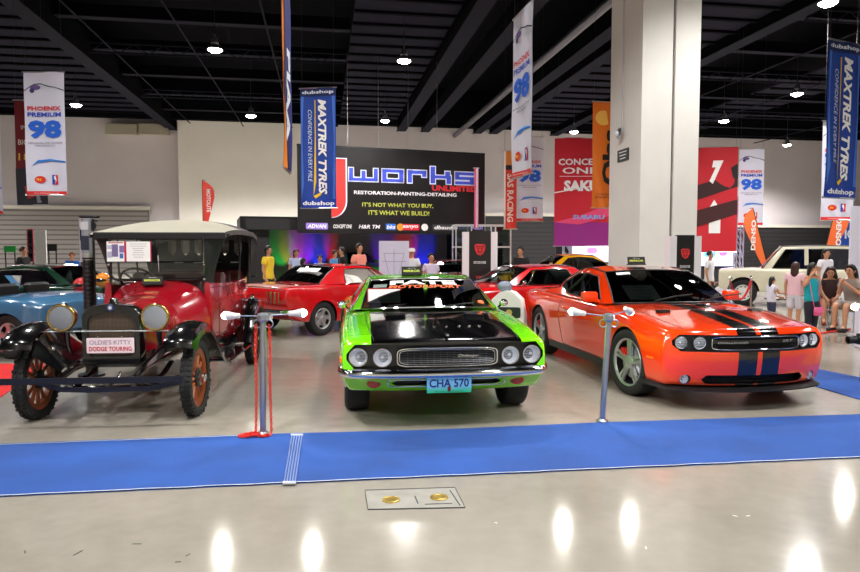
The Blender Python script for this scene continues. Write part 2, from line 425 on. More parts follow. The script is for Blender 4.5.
def greenhouse(root, g, paint, trim=CHROME, glass_m=None, trimr=.008, paint_roof=None, roofname='roof', splits=()):
    gm = glass_m or GLASS
    def tri(c): return crom([(c[1], -c[2], c[4]), ((c[0]*3+c[1])/4, -c[2]*.5, (c[3]*3+c[4])/4), (c[0], 0, c[3]), ((c[0]*3+c[1])/4, c[2]*.5, (c[3]*3+c[4])/4), (c[1], c[2], c[4])], 5)
    wb, wt, rt, rb = tri(g['wb']), tri(g['wt']), tri(g['rt']), tri(g['rb'])
    cr = g.get('bulge', .02)
    def mid(a, b, k=.02, ax=2):
        m = (Vector(a)+Vector(b))/2; m[ax] += k; return crom([a, m, b], 5)
    def patch(b, t, name, m, bulge=0, nu=20, nv=10):
        f = coons(b, t, mid(b[0], t[0], cr), mid(b[-1], t[-1], cr)); mb = MB()
        mb.grid(lambda u, v: f(u, v)+Vector((0, 0, bulge*4*v*(1-v)*(1-(2*u-1)**4))), nu, nv); return mb.build(name, m, root, 60)
    patch(wb, wt, 'windshield', gm); patch(rb, rt, 'rear_window', gm)
    rm = MB()
    rl = crom([wt[0], (wt[0]+rt[0])/2+Vector((0, -g.get('rw', .02), g['crown'])), rt[0]], 6); rrr = [Vector((p.x, -p.y, p.z)) for p in rl]
    f = coons(wt, rt, rl, rrr); rm.grid(lambda u, v: f(u, v)+Vector((0, 0, 0)), 24, 16)
    # side frames
    W = g['win']
    for s in (-1, 1):
        def S(p): p = Vector(p); return Vector((p.x, s*p.y, p.z))
        rail = rl if s < 0 else rrr
        A0 = wb[0 if s < 0 else -1]; C0 = rb[0 if s < 0 else -1]
        A1, C1 = rail[0], rail[-1]
        mid_a = mid(A0, A1, cr); mid_c = mid(C0, C1, cr)
        b0, b1 = S(g['b0']), S(g['b1'])
        outer = loop_sides([mid_a, rail, list(reversed(mid_c)), [b1, b0]])
        outer[2][-1] = (outer[2][-1]); 
        inner = loop_sides([[S(p) for p in q] for q in W])
        for o_, i_ in zip(outer, inner):
            n = len(o_)-1; vs = []
            for a, b in zip(o_, i_): vs += [a, a.lerp(b, .5)+Vector((0, s*.006, 0)), b]
            rm.add(vs, [(3*k, 3*k+1, 3*k+4, 3*k+3) for k in range(n)]+[(3*k+1, 3*k+2, 3*k+5, 3*k+4) for k in range(n)])
        # base fillers between screen corners and belt ends
        rm.add([A0, b0, inner[0][0]], [(0, 1, 2)]); rm.add([C0, b1, inner[2][-1]], [(0, 1, 2)])
        gl = MB(); ff = coons(list(reversed(inner[3])), inner[1], inner[0], list(reversed(inner[2])))
        gl.grid(ff, 16, 8); go = gl.build('side_window', gm, root, 60)
        if trim:
            t = MB(); loop = inner[0]+inner[1][1:]+inner[2][1:]+inner[3][1:-1]
            t.tube([p+Vector((0, s*.004, 0)) for p in loop], trimr, 6, closed=True)
            for q in splits: t.tube([ff(q[0], 0)+Vector((0, s*.006, 0)), ff(q[1], 1)+Vector((0, s*.006, 0))], trimr*1.3, 6)
            t.build('window_trim', trim, root, 50)
    if trim:
        t = MB()
        for a, b in ((wb, wt), (rb, rt)):
            loop = mid(a[0], b[0], cr)+b[1:]+list(reversed(mid(a[-1], b[-1], cr)))[1:]+list(reversed(a))[1:-1]
            t.tube([Vector(p) for p in loop], trimr*1.1, 6, closed=True)
        for rail in (rl, rrr): t.tube([p+Vector((0, 0, .003)) for p in rail], trimr, 6)
        t.build('screen_trim', g.get('screentrim', trim), root, 50)
    ro = rm.build(roofname, paint_roof or paint, root, 40, fixn=False)
    return dict(wb=wb, wt=wt, rl=rl, roof=ro, wind=coons(wb, wt, mid(wb[0], wt[0], cr), mid(wb[-1], wt[-1], cr)))
def cabin(root, x0, x1, w, zf, zt, xs, wheel_x=None, wy=.36, seat_m=None, dash=True, headrest=True):
    sm = seat_m or SEATM
    for x in xs:
        for y in ((-.36, .36) if x != xs[-1] or len(xs) == 1 else (0,)):
            wd = .5 if y else 1.15; mb = MB()
            mb.rbox((x+.2, y, zf+.12), (.5, wd, .16), .05)
            M = Matrix.Translation((x-.05, y, zf+.42)) @ Matrix.Rotation(-.25, 4, 'Y')
            mb.rbox((0, 0, 0), (.14, wd, .58), .05, M=M)
            if headrest and y: mb.rbox((x-.15, y, zf+.76), (.08, .24, .14), .03)
            mb.build('seat', sm, root, 50)
    if dash:
        mb = MB(); mb.rbox((wheel_x+.38, 0, zt-.06), (.4, 2*w-.1, .14), .05); mb.build('dashboard', DARKIN, root, 40)
        mb = MB(); M = Matrix.Translation((wheel_x, wy, zt+.03)) @ Matrix.Rotation(-1.15, 4, 'Y')
        mb.tube([M @ Vector((.18*cos(a), .18*sin(a), 0)) for a in [2*pi*k/24 for k in range(24)]], .014, 8, closed=True)
        for a in (0, 2.1, 4.2): mb.cyl(M @ Vector((0, 0, 0)), M @ Vector((.18*cos(a), .18*sin(a), 0)), .01)
        mb.cyl(M @ Vector((0, 0, 0)), M @ Vector((0, 0, -.3)), .02)
        mb.build('steering_wheel', BLACKP, root, 50)
def mirror(root, p, s, m, d=(.10, .19, .13), chrome_only=False):
    mb = MB(); mb.rbox((p[0], p[1]+s*.13, p[2]+.05), (d[0], d[1], d[2]), .035, n=4)
    mb.tube([(p[0]+.02, p[1]-s*.02, p[2]-.02), (p[0]+.01, p[1]+s*.08, p[2]+.02)], [.022, .03], 8)
    o = mb.build('side_mirror', m, root, 50)
    g = MB(); g.rbox((p[0]-d[0]/2-.001, p[1]+s*.13, p[2]+.05), (.004, d[1]*.84, d[2]*.8), .002); g.build('mirror_glass', CHROME, o, 30)
def flatM(o, xdir, ydir):
    """matrix placing a glyph plane: x right = xdir, y up = ydir"""
    x = Vector(xdir).normalized(); y = Vector(ydir).normalized(); z = x.cross(y)
    M = Matrix((x, y, z)).transposed().to_4x4(); M.translation = Vector(o); return M
def drape_text(name, txt, m, parent, surf, u0, u1, v0, v1, off=.004, label=None, **k):
    """lettering laid on a parametric surface surf(u,v)"""
    vs, fs = text_mesh(txt, width=1, height=1, **k); out = []
    for x, y, z in vs:
        u = u0+(u1-u0)*(x+.5); v = v0+(v1-v0)*(y+.5); p = surf(u, v); e = .01
        n = (surf(min(u+e, 1), v)-surf(max(u-e, 0), v)).cross(surf(u, min(v+e, 1))-surf(u, max(v-e, 0))).normalized()
        out.append(p+n*off)
    mb = MB(); mb.add(out, fs); return mb.build(name, m, parent, ang=0, label=label)
# ================================================================== hall
TH = .160; U_ = Vector((cos(TH), sin(TH), 0)); V_ = Vector((-sin(TH), cos(TH), 0))
HALL = Matrix(((U_.x, V_.x, 0, 0), (U_.y, V_.y, 0, 0), (0, 0, 1, 0), (0, 0, 0, 1)))
def hw(u, v, z=0): return U_*u+V_*v+Vector((0, 0, z))
def conc(nt, b, tc):
    N, L = nt.nodes, nt.links
    n1 = N.new('ShaderNodeTexNoise'); n1.inputs['Scale'].default_value = .45; n1.inputs['Detail'].default_value = 6; n1.inputs['Roughness'].default_value = .6
    n2 = N.new('ShaderNodeTexNoise'); n2.inputs['Scale'].default_value = 7; n2.inputs['Detail'].default_value = 8
    L.new(tc.outputs['Object'], n1.inputs[0]); L.new(tc.outputs['Object'], n2.inputs[0])
    r = N.new('ShaderNodeValToRGB'); e = r.color_ramp.elements
    e[0].position = .32; e[0].color = (*lin((138, 132, 122)), 1); e[1].position = .68; e[1].color = (*lin((166, 160, 149)), 1)
    s = node_math(nt, 'ADD', node_math(nt, 'MULTIPLY', n1.outputs[0], .75), node_math(nt, 'MULTIPLY', n2.outputs[0], .25))
    L.new(s, r.inputs[0]); L.new(r.outputs[0], b.inputs['Base Color'])
    q = N.new('ShaderNodeMapRange'); q.inputs[1].default_value = .3; q.inputs[2].default_value = .7; q.inputs[3].default_value = .11; q.inputs[4].default_value = .20
    L.new(n1.outputs[0], q.inputs[0]); L.new(q.outputs[0], b.inputs['Roughness'])
FLOORM = mat('polished_concrete', (170, 165, 152), .18, spec=.4, fn=conc)
def quad(name, P, m, th=.0, parent=None):
    mb = MB(); n = len(P); mb.add([(p[0], p[1], p[2]) for p in P], [tuple(range(n))]); return mb.build(name, m, parent, ang=0)
def slab(name, pts, z0, z1, m): mb = MB(); mb.prism(pts, z0, z1); return mb.build(name, m, None, ang=0, fixn=True)
X0, X1, VB = -46, 46, 47.0
o = slab('floor', [tuple(hw(u, v)[:2]) for u, v in ((X0, -8), (X1, -8), (X1, VB), (X0, VB))], -.2, 0, FLOORM); tag(o, kind='structure')
CEILM = mat('ceiling_black', (10, 10, 14), .95, spec=.05)
o = slab('ceiling', [tuple(hw(u, v)[:2]) for u, v in ((X0, -8), (X1, -8), (X1, VB), (X0, VB))], 12.6, 12.8, CEILM); tag(o, kind='structure')
WALLM = mat('wall_cream', (214, 212, 200), .8, var=.04, vscale=.5)
WALLV = mat('wall_mauve', (200, 192, 194), .8, var=.04, vscale=.5)
def wallbox(name, u0, u1, v0, v1, z0, z1, m, structure=True):
    mb = MB(); mb.box(((u0+u1)/2, (v0+v1)/2, (z0+z1)/2), (u1-u0, v1-v0, z1-z0), 0, HALL); o = mb.build(name, m, None, ang=0)
    if structure: o['kind'] = 'structure'
    return o
wallbox('wall_back', X0, X1, VB, VB+.4, 0, 12.6, WALLV)
wallbox('wall_left', X0-.4, X0, -8, VB, 0, 12.6, WALLM)
wallbox('wall_right', X1, X1+.4, -8, VB, 0, 12.6, WALLV)
wallbox('wall_front', X0, X1, -8.4, -8, 0, 12.6, WALLM)
# world
w = bpy.data.worlds.new('world'); scene.world = w; w.use_nodes = True
w.node_tree.nodes['Background'].inputs[0].default_value = (.5, .52, .6, 1); w.node_tree.nodes['Background'].inputs[1].default_value = .05
# carpets
def carpet(name, pts, rgb, label, z=.012):
    def fn(nt, b, tc):
        N, L = nt.nodes, nt.links
        n = N.new('ShaderNodeTexNoise'); n.inputs['Scale'].default_value = 1.6; n.inputs['Detail'].default_value = 7; L.new(tc.outputs['Object'], n.inputs[0])
        r = N.new('ShaderNodeMapRange'); r.inputs[1].default_value = .35; r.inputs[2].default_value = .65; r.inputs[3].default_value = .86; r.inputs[4].default_value = 1.14; L.new(n.outputs[0], r.inputs[0])
        mx = N.new('ShaderNodeMix'); mx.data_type = 'RGBA'; mx.blend_type = 'MULTIPLY'; mx.inputs[0].default_value = 1; mx.inputs[6].default_value = (*lin(rgb), 1)
        L.new(r.outputs[0], mx.inputs[7]); L.new(mx.outputs[2], b.inputs['Base Color'])
    m = mat(name+'_pile', rgb, .95, sheen=.05, bump=.4, bscale=260, fn=fn)
    o = slab(name, pts, .0005, z, m); tag(o, label, 'carpet'); return o
# ================================================================== ceiling, walls, booths
def onV(px, py, v):
    """ray of pixel hitting the wall plane at hall depth v -> (u, z)"""
    d = at(px, py, 10)-Vector((0, 0, H)); k = v/(d.dot(V_)); p = Vector((0, 0, H))+d*k; return p.dot(U_), p.z
def hbox(mb, u0, u1, v0, v1, z0, z1, mi=0): mb.box(((u0+u1)/2, (v0+v1)/2, (z0+z1)/2), (u1-u0, v1-v0, z1-z0), mi, HALL)
DECK = mat('deck_grey', (36, 35, 46), .9, spec=.05); DECKD = mat('deck_rib', (12, 12, 17), .9, spec=.05); STEEL = mat('dark_steel', (9, 9, 12), .9, spec=.05); STEELL = mat('grey_steel', (30, 30, 40), .9, 0, spec=.1)
for i, (a, b) in enumerate(((-24, -10.2), (1.2, 5.0), (12.6, 16.4), (24, 27.6))):
    mb = MB(); hbox(mb, a, b, 8, VB, 10.35, 10.45)
    o = mb.build('ceiling_deck', DECK, None, 0); o['kind'] = 'structure'
    mb = MB(); v = 8.5
    while v < VB: hbox(mb, a, b, v, v+.16, 10.25, 10.36); v += 1.35
    o = mb.build('ceiling_deck_rib', DECKD, None, 0); o['kind'] = 'structure'
def sbeam(name, *a, m=STEEL):
    mb = MB(); hbox(mb, *a); o = mb.build(name, m, None, 0); o['kind'] = 'structure'; return o
for u in (-9.9, 5.5, 7.2, 11.0, 12.2, 16.8): sbeam('ceiling_girder', u-.25, u+.25, 4, VB, 9.95 if u > -9 else 9.6, 10.7); sbeam('ceiling_girder_flange', u-.32, u+.32, 4, VB, 9.92 if u > -9 else 9.57, 9.96 if u > -9 else 9.61, m=STEELL)
v = 10
while v < VB:
    for a, b in ((-9.6, 1.1), (17.1, 40)):
        sbeam('ceiling_beam', a, b, v, v+.25, 10.15, 10.6, m=STEEL); sbeam('ceiling_beam_flange', a, b, v-.05, v+.3, 10.12, 10.16, m=STEELL)
    v += 4.1
for u, z in ((-8.6, 9.9), (-5.2, 9.8), (-2.0, 9.8), (20, 9.8), (24.5, 9.8), (33, 9.8)):
    mb = MB(); mb.tube([HALL @ Vector((u, 4, z)), HALL @ Vector((u, VB, z))], .035, 6); o = mb.build('ceiling_conduit', STEELL, None); o['kind'] = 'structure'
mb = MB(); mb.tube([HALL @ Vector((9.4, 6, 9.75)), HALL @ Vector((9.4, VB, 9.75))], .17, 12); o = mb.build('ceiling_duct', mat('duct_silver', (96, 94, 104), .35, .6), None); o['kind'] = 'structure'
mb = MB()  # open lattice joists crossing the dark bays
for v in (13.5, 21.7, 29.9, 38.1):
    for a, b in ((-9.6, 1.1), (17.1, 38)):
        for z in (9.8, 10.2): mb.tube([HALL @ Vector((a, v, z)), HALL @ Vector((b, v, z))], .04, 5)
        u = a; k = 0
        while u < b-.6: mb.tube([HALL @ Vector((u, v, 9.8+.4*(k % 2))), HALL @ Vector((u+.6, v, 10.2-.4*(k % 2)))], .022, 4); u += .6; k += 1
o = mb.build('ceiling_lattice_joists', STEELL, None, 30); o['kind'] = 'structure'
sbeam('ceiling_bulkhead', X0, X1, VB-1.6, VB-1.1, 10.05, 12.6, m=CEILM)
# near part of the back wall, shutters
WALLB = mat('wall_lamplit', (228, 223, 214), .8, var=.03, vscale=.6)  # paler than the wall beside it: lamp light put into the colour
uL = onV(178, 150, VB-1)[0]; uM = onV(484, 150, VB-1)[0]; uC = onV(300, 150, VB-1)[0]
wallbox('wall_back', uL, uC+1, VB-1, VB-.02, 0, 10.1, WALLB)
def slats(nt, b, tc):
    N, L = nt.nodes, nt.links; sp = N.new('ShaderNodeSeparateXYZ'); L.new(tc.outputs['Object'], sp.inputs[0])
    f = node_math(nt, 'FRACT', node_math(nt, 'MULTIPLY', sp.outputs[2], 3.2)); bp = N.new('ShaderNodeBump'); bp.inputs['Strength'].default_value = 1; bp.inputs['Distance'].default_value = .08
    L.new(f, bp.inputs['Height']); L.new(bp.outputs[0], b.inputs['Normal'])
    mx = N.new('ShaderNodeMix'); mx.data_type = 'RGBA'; L.new(node_math(nt, 'LESS_THAN', f, .28), mx.inputs[0]); c = b.inputs['Base Color'].default_value
    mx.inputs[6].default_value = c; mx.inputs[7].default_value = (c[0]*.45, c[1]*.45, c[2]*.45, 1); L.new(mx.outputs[2], b.inputs['Base Color'])
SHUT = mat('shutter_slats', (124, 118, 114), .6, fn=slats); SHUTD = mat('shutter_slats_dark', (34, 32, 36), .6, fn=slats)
def shutter(n, x0, x1, y0, v, m):
    u0, z = onV(x0, y0, v); u1 = onV(x1, y0, v)[0]
    o = wallbox(n, u0, u1, v, v+.15, 0, z, m)
    t = wallbox('trim_1', u0-.1, u1+.1, v-.1, v, z, z+.22, mat('trim_beige', (186, 180, 168), .7)); return o
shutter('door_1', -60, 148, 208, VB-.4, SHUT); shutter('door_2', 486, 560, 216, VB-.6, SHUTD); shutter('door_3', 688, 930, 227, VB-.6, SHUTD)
# vent boxes high on the wall
for i, (a, b) in enumerate(((103, 135), (137, 166))):
    u0, z1 = onV(a, 122, VB-1.2); u1, z0 = onV(b, 134, VB-1.2); mb = MB(); vs = []
    for q, zz, k in ((0, z1, 0), (.7, z1, 0), (.9, z0, .1), (0, z0+.1, .1)): vs.append((u0, VB-.02-q, zz))
    mb.ring_loft([[HALL @ Vector((u, v, z)) for _, v, z in vs] for u in (u0, u1)])
    o = mb.build('air_vent', mat('vent_cream', (190, 182, 160), .6), None, 0, fixn=True); tag(o, ('cream sloping air vent box high on the back wall, nearer the hanging banner' if i == 0 else 'cream sloping air vent box high on the back wall, nearer the wall corner'), 'vent', 'air vents on the back wall')
# column
COLM = mat('column_white', (226, 224, 218), .55, var=.03, vscale=1.2)
cn = gp(640, 300); Yc = 16.0; pa = at(640, 200, Yc); pb = at(697, 200, Yc+.25)
cu0, cv0 = pa.dot(U_), pa.dot(V_); cu1 = pb.dot(U_)
mb = MB(); W2 = cu1-cu0; g0, g1 = cu0+W2*.52, cu0+W2*.57
hbox(mb, cu0, g0, cv0, cv0+1.75, 0, 12.6); hbox(mb, g1, cu1, cv0, cv0+1.75, 0, 12.6); hbox(mb, g0, g1, cv0+.1, cv0+1.6, 0, 12.6, 1)
o = mb.build('wall_column', [COLM, mat('groove_grey', (110, 108, 110), .8)], None, 0); o['kind'] = 'structure'
# things on the column's side face
def colside(py, s=.5): return at(0, py, 1)
def side_pt(px, z):
    """point on the column's left side face at pixel column px, height z"""
    d = at(px, 249, 10)-Vector((0, 0, H)); k = cu0/d.dot(U_); p = d*k; return cu0, p.dot(V_), z
u, vv, _ = side_pt(622, 0)
zt = H+(249-155)/660*16.7
e = empty('small_notice', HALL @ Vector((u-.012, vv, zt)), TH, 'small dark notice plate fixed on the side of the white column', 'sign')
mb = MB(); mb.box((0, 0, 0), (.02, .62, .30)); mb.build('plate', mat('notice_dark', (40, 52, 50), .5), e)
for k in range(3): mb = MB(); mb.box((-.012, 0, .08-.08*k), (.004, .42-.06*k, .022)); mb.build('printed_line', PAPER, e, 0)
e = empty('column_lamp', HALL @ Vector((u-.08, vv+.05, zt+.55)), TH, 'round chrome fitting on the column above the small notice', 'lamp')
mb = MB(); mb.lathe([(.15, 0), (.15, -.03), (.1, -.06), (.05, -.08)], axis='x', n=20); mb.build('base', ALU, e); mb = MB(); mb.sphere((-.09, 0, -.02), .075, 14); mb.build('lamp_head', mat('opal', (230, 232, 240), .3), e)
mb = MB(); mb.tube([(0.05, 0, .1), (0.05, 0, 4.4)], .02, 6); mb.build('conduit', mat('conduit_white', (205, 205, 205), .5), e)
# ------------------------------------------------------------------ banners
def ink(c, e=0): return mat('ink_%d_%d_%d%s' % (*c, 'e' if e else ''), c, .7, emit=e)
def banner(name, label, px, py0, py1, Y, w, col, items, yaw=0, cat='banner', group=None, poles=True, wave=.02, X=None, h=None):
    """cloth banner whose centre is seen at px; py0/py1 top/bottom pixel rows; width w in metres"""
    a, b = at(px, py0, Y), at(px, py1, Y); hh = h or a.z-b.z; zb = b.z
    e = empty(name, (b.x, Y, zb), yaw); tag(e, label, cat, group)
    wv = lambda x, z: wave*sin(3*x/w*2+z*1.3)+wave*.5*sin(7*x/w+z*3)
    mb = MB()
    for off in (-.004, .004): mb.grid(lambda u_, v_: Vector(((u_-.5)*w, wv((u_-.5)*w, v_*hh)+off, v_*hh)), 12, 24)
    mb.build('cloth', ink(col), e, 60)
    if poles:
        for z in (0, hh): mb = MB(); mb.tube([(-w/2-.03, wv(0, z), z), (w/2+.03, wv(0, z), z)], .018, 8); mb.build('pole', ALU, e)
    if zb+hh > 4 and poles:
        for sx in (-1, 1): mb = MB(); mb.tube([(sx*w*.45, 0, hh), (sx*w*.45, 0, 10.2-zb)], .004, 4); mb.build('hanging_wire', BLACKP, e)
    for it in items:
        k = it[0]
        if k == 't':
            _, tx, cx, cz, tw, th, c = it[:7]; opt = it[7] if len(it) > 7 else {}
            opt = dict(opt); rot = opt.pop('rot', 0); vs, fs = text_mesh(tx, width=tw*w if not rot else tw*hh, height=th*hh if not rot else th*w, res=2, **opt)
            out = []
            for x, y, z in vs:
                X_, Z_ = x*cos(rot)-y*sin(rot)+(cx-.5)*w, x*sin(rot)+y*cos(rot)+cz*hh; out.append((X_, wv(X_, Z_)-.018-.0008*len(e.children), Z_))
            mb = MB(); mb.add(out, fs); mb.build('lettering', ink(c), e, 0)
        elif k == 'r':
            _, x0, x1, z0, z1, c = it[:6]; sh = it[6] if len(it) > 6 else 0
            mb = MB(); mb.grid(lambda u_, v_: Vector((((x0+(x1-x0)*u_+sh*v_)-.5)*w, wv(((x0+(x1-x0)*u_)-.5)*w, (z0+(z1-z0)*v_)*hh)-.012-.0008*len(e.children), (z0+(z1-z0)*v_)*hh)), 6, 10); mb.build('printed_panel', ink(c), e, 0)
        elif k == 'p':
            _, pts, c = it; mb = MB(); mb.add([((x-.5)*w, wv((x-.5)*w, z*hh)-.012-.0008*len(e.children), z*hh) for x, z in pts], [tuple(range(len(pts)))]); mb.build('printed_shape', ink(c), e, 0)
        elif k == 'e':
            _, cx, cz, rx, rz, c = it; n = 24; mb = MB(); mb.add([((cx-.5+rx*cos(2*pi*i/n))*w, wv((cx-.5)*w, cz*hh)-.012-.0008*len(e.children), cz*hh+rz*hh*sin(2*pi*i/n)) for i in range(n)], [tuple(range(n))]); mb.build('printed_shape', ink(c), e, 0)
    return e
BL, RD = (40, 70, 190), (214, 30, 44)
def sw(pts, t): # thick stroke as polygon
    up = [(x, z+t) for x, z in pts]; return up+[(x, z-t) for x, z in reversed(pts)]
I98 = [('p', sw([(0, .845), (.12, .875), (.25, .90), (.42, .905), (.6, .885), (.8, .872), (1, .85)], .004), (30, 34, 70)), ('e', .28, .875, .13, .02, (110, 90, 150)), ('e', .2, .85, .06, .02, (60, 60, 110)),
       ('t', 'PHOENIX', .5, .705, .84, .036, RD, dict(bold=.03)), ('t', 'PREMIUM', .5, .655, .84, .036, BL, dict(bold=.03)), ('t', '98', .5, .535, .84, .15, (30, 100, 220), dict(bold=.05)),
       ('t', 'ADVANCED LAST OCTANE', .5, .425, .85, .013, (90, 90, 110)), ('t', 'PERFORMANCE', .5, .402, .5, .012, (90, 90, 110)),
       ('p', [(.15, .235), (.3, .285), (.6, .295), (1, .275), (1, .262), (.6, .278), (.3, .262)], (50, 130, 220)), ('e', .35, .125, .14, .03, (224, 40, 30)), ('t', 'PHX', .35, .125, .15, .02, (250, 210, 60), dict(bold=.03)),
       ('r', .63, .70, .085, .165, (30, 70, 180)), ('r', .70, .78, .085, .165, (214, 30, 44)), ('p', [(.67, .15), (.72, .16), (.74, .12), (.70, .09), (.72, .12), (.68, .13)], (250, 250, 250)),
       ('r', 0, 1, 0, .03, (224, 40, 44)), ('t', 'www.phoenixfuels.com', .5, .014, .6, .012, (250, 250, 250))]
W98 = (222, 222, 240)
def b98(label, px, y0, y1, Y, yaw=0, w=.97): return banner('hanging_banner', label, px, y0, y1, Y, w, W98, I98, yaw, group='white hanging number banners')
b98('white hanging banner with blue number 98, nearest the antique car', 47.5, 72, 195, 16.1)
b98('sliver of white hanging banner cut by the edge left of the dark red one', -13, 117, 214, 19.5)
b98('white hanging banner turned almost edge-on, in front of the centre', 522, 10, 176, 11.5, radians(-78))
b98('white hanging banner with number 98 partly behind the edge-on one', 529, 137, 221, 23.5)
b98('white hanging banner with number 98 beside the red panel with the 7', 750, 149, 225, 26)
b98('white hanging banner mostly hidden behind the right-hand blue banner', 836, 121, 220, 20)
BLUE = (24, 66, 160)
IMX = [('r', 0, 1, .93, 1, (14, 34, 90)), ('r', 0, 1, 0, .075, (18, 60, 170)), ('t', 'dubshop', .5, .962, .9, .035, (225, 230, 245), dict(bold=.03)), ('t', 'dubshop', .5, .036, .9, .045, (240, 244, 250), dict(bold=.03)),
       ('t', 'MAXTREK TYRES', .62, .51, .79, .24, (250, 250, 250), dict(rot=-pi/2, bold=.04, slant=.25)), ('p', [(.40, .90), (.43, .90), (.43, .22), (.36, .10), (.40, .16)], (236, 196, 40)), ('p', [(.36, .10), (.60, .14), (.56, .11), (.42, .08)], (236, 196, 40)),
       ('t', 'CONFIDENCE IN EVERY MILE', .27, .52, .60, .11, (214, 226, 248), dict(rot=-pi/2, slant=.2)),
       ('p', [(.02, .93), (.10, .93), (.05, .6), (.10, .2), (.02, .075)], (70, 120, 220)), ('p', [(.98, .93), (.90, .93), (.95, .55), (.90, .075), (.98, .075)], (60, 110, 210))]
banner('hanging_banner', 'blue hanging tyre banner with white vertical lettering, left of the black wall sign', 319, 88, 208, 16.5, .90, BLUE, IMX, radians(-8), group='blue hanging tyre banners')
banner('hanging_banner', 'large blue hanging tyre banner above the white off-road wagon', 839, 42, 198, 12.6, .92, BLUE, IMX, radians(26), group='blue hanging tyre banners')
banner('hanging_banner', 'orange and dark blue hanging banner seen almost edge-on left of centre', 287, -20, 170, 9.7, .8, (240, 130, 20), [('r', .35, 1, 0, 1, (28, 34, 110)), ('t', 'PIAA', .66, .4, .5, .3, (230, 240, 250), dict(rot=-pi/2, bold=.04)), ('r', .86, .95, .1, .9, (40, 50, 150))], radians(95))
banner('hanging_banner', 'dark red banner with car pictures behind the left white banner', 33, 100, 205, 18.5, .85, (120, 20, 30), [('r', 0, 1, 0, .35, (44, 44, 56)), ('t', 'CAR', .6, .80, .5, .04, (230, 220, 220)), ('t', 'IMPORTS', .55, .74, .7, .04, (230, 220, 220)), ('t', 'BIGGEST', .5, .60, .8, .05, (235, 225, 220)), ('t', '1895', .5, .46, .8, .07, (230, 200, 60)), ('e', .5, .25, .35, .08, (90, 110, 170)), ('e', .35, .12, .3, .06, (190, 50, 40)), ('e', .7, .07, .3, .05, (150, 150, 160))])
banner('hanging_banner', 'big red banner with white lettering left of the column', 585, 138, 246, 27, 2.55, (206, 24, 46), [('r', 0, 1, 0, .22, (150, 30, 130)), ('t', 'CONCEPT', .42, .78, .72, .06, (245, 235, 240), dict(bold=.03)), ('t', 'ONE', .40, .70, .55, .06, (245, 235, 240), dict(bold=.02)), ('r', .08, .9, .645, .65, (240, 220, 225)), ('t', 'SAKURA', .58, .56, .86, .10, (250, 245, 248), dict(bold=.05)), ('p', [(0, .50), (1, .60), (1, .595), (0, .49)], (245, 240, 240)), ('p', [(0, .22), (.4, .28), (1, .42), (1, .3), (.4, .2)], (235, 70, 120)), ('t', 'SUBARU', .55, .27, .5, .04, (120, 170, 235), dict(bold=.03))])
banner('hanging_banner', 'orange banner with black script, half hidden by the white column', 605, 102, 208, 18.6, .80, (226, 116, 20), [('e', .4, .85, .3, .07, (252, 200, 90)), ('t', 'Olas', .62, .48, .52, .5, (24, 18, 14), dict(rot=pi/2, bold=.05)), ('t', 'CLUB MANILA', .5, .13, .7, .02, (60, 30, 10)), ('t', 'PHILIPPINES', .5, .10, .8, .02, (60, 30, 10))], radians(10))
banner('hanging_banner', 'red and black racing banner with a white 7, right of the column', 712, 147, 252, 26, 1.75, (196, 24, 40), [('p', [(0, .62), (1, .75), (1, .62), (0, .48)], (50, 10, 16)), ('p', [(0, .38), (1, .5), (1, .36), (0, .22)], (60, 12, 18)), ('p', [(0, 1), (.2, 1), (0, .8)], (30, 8, 12)), ('t', '7', .55, .76, .28, .22, (250, 250, 252), dict(bold=.08, slant=.3)), ('p', [(.30, .33), (.75, .33), (.52, .50)], (245, 245, 245)), ('r', .42, .66, .18, .34, (240, 240, 240)), ('t', 'K', .03, .68, .2, .12, (240, 240, 240), dict(bold=.06)), ('p', [(.85, .8), (1, .84), (1, .7), (.9, .7)], (20, 14, 18))], radians(-12))
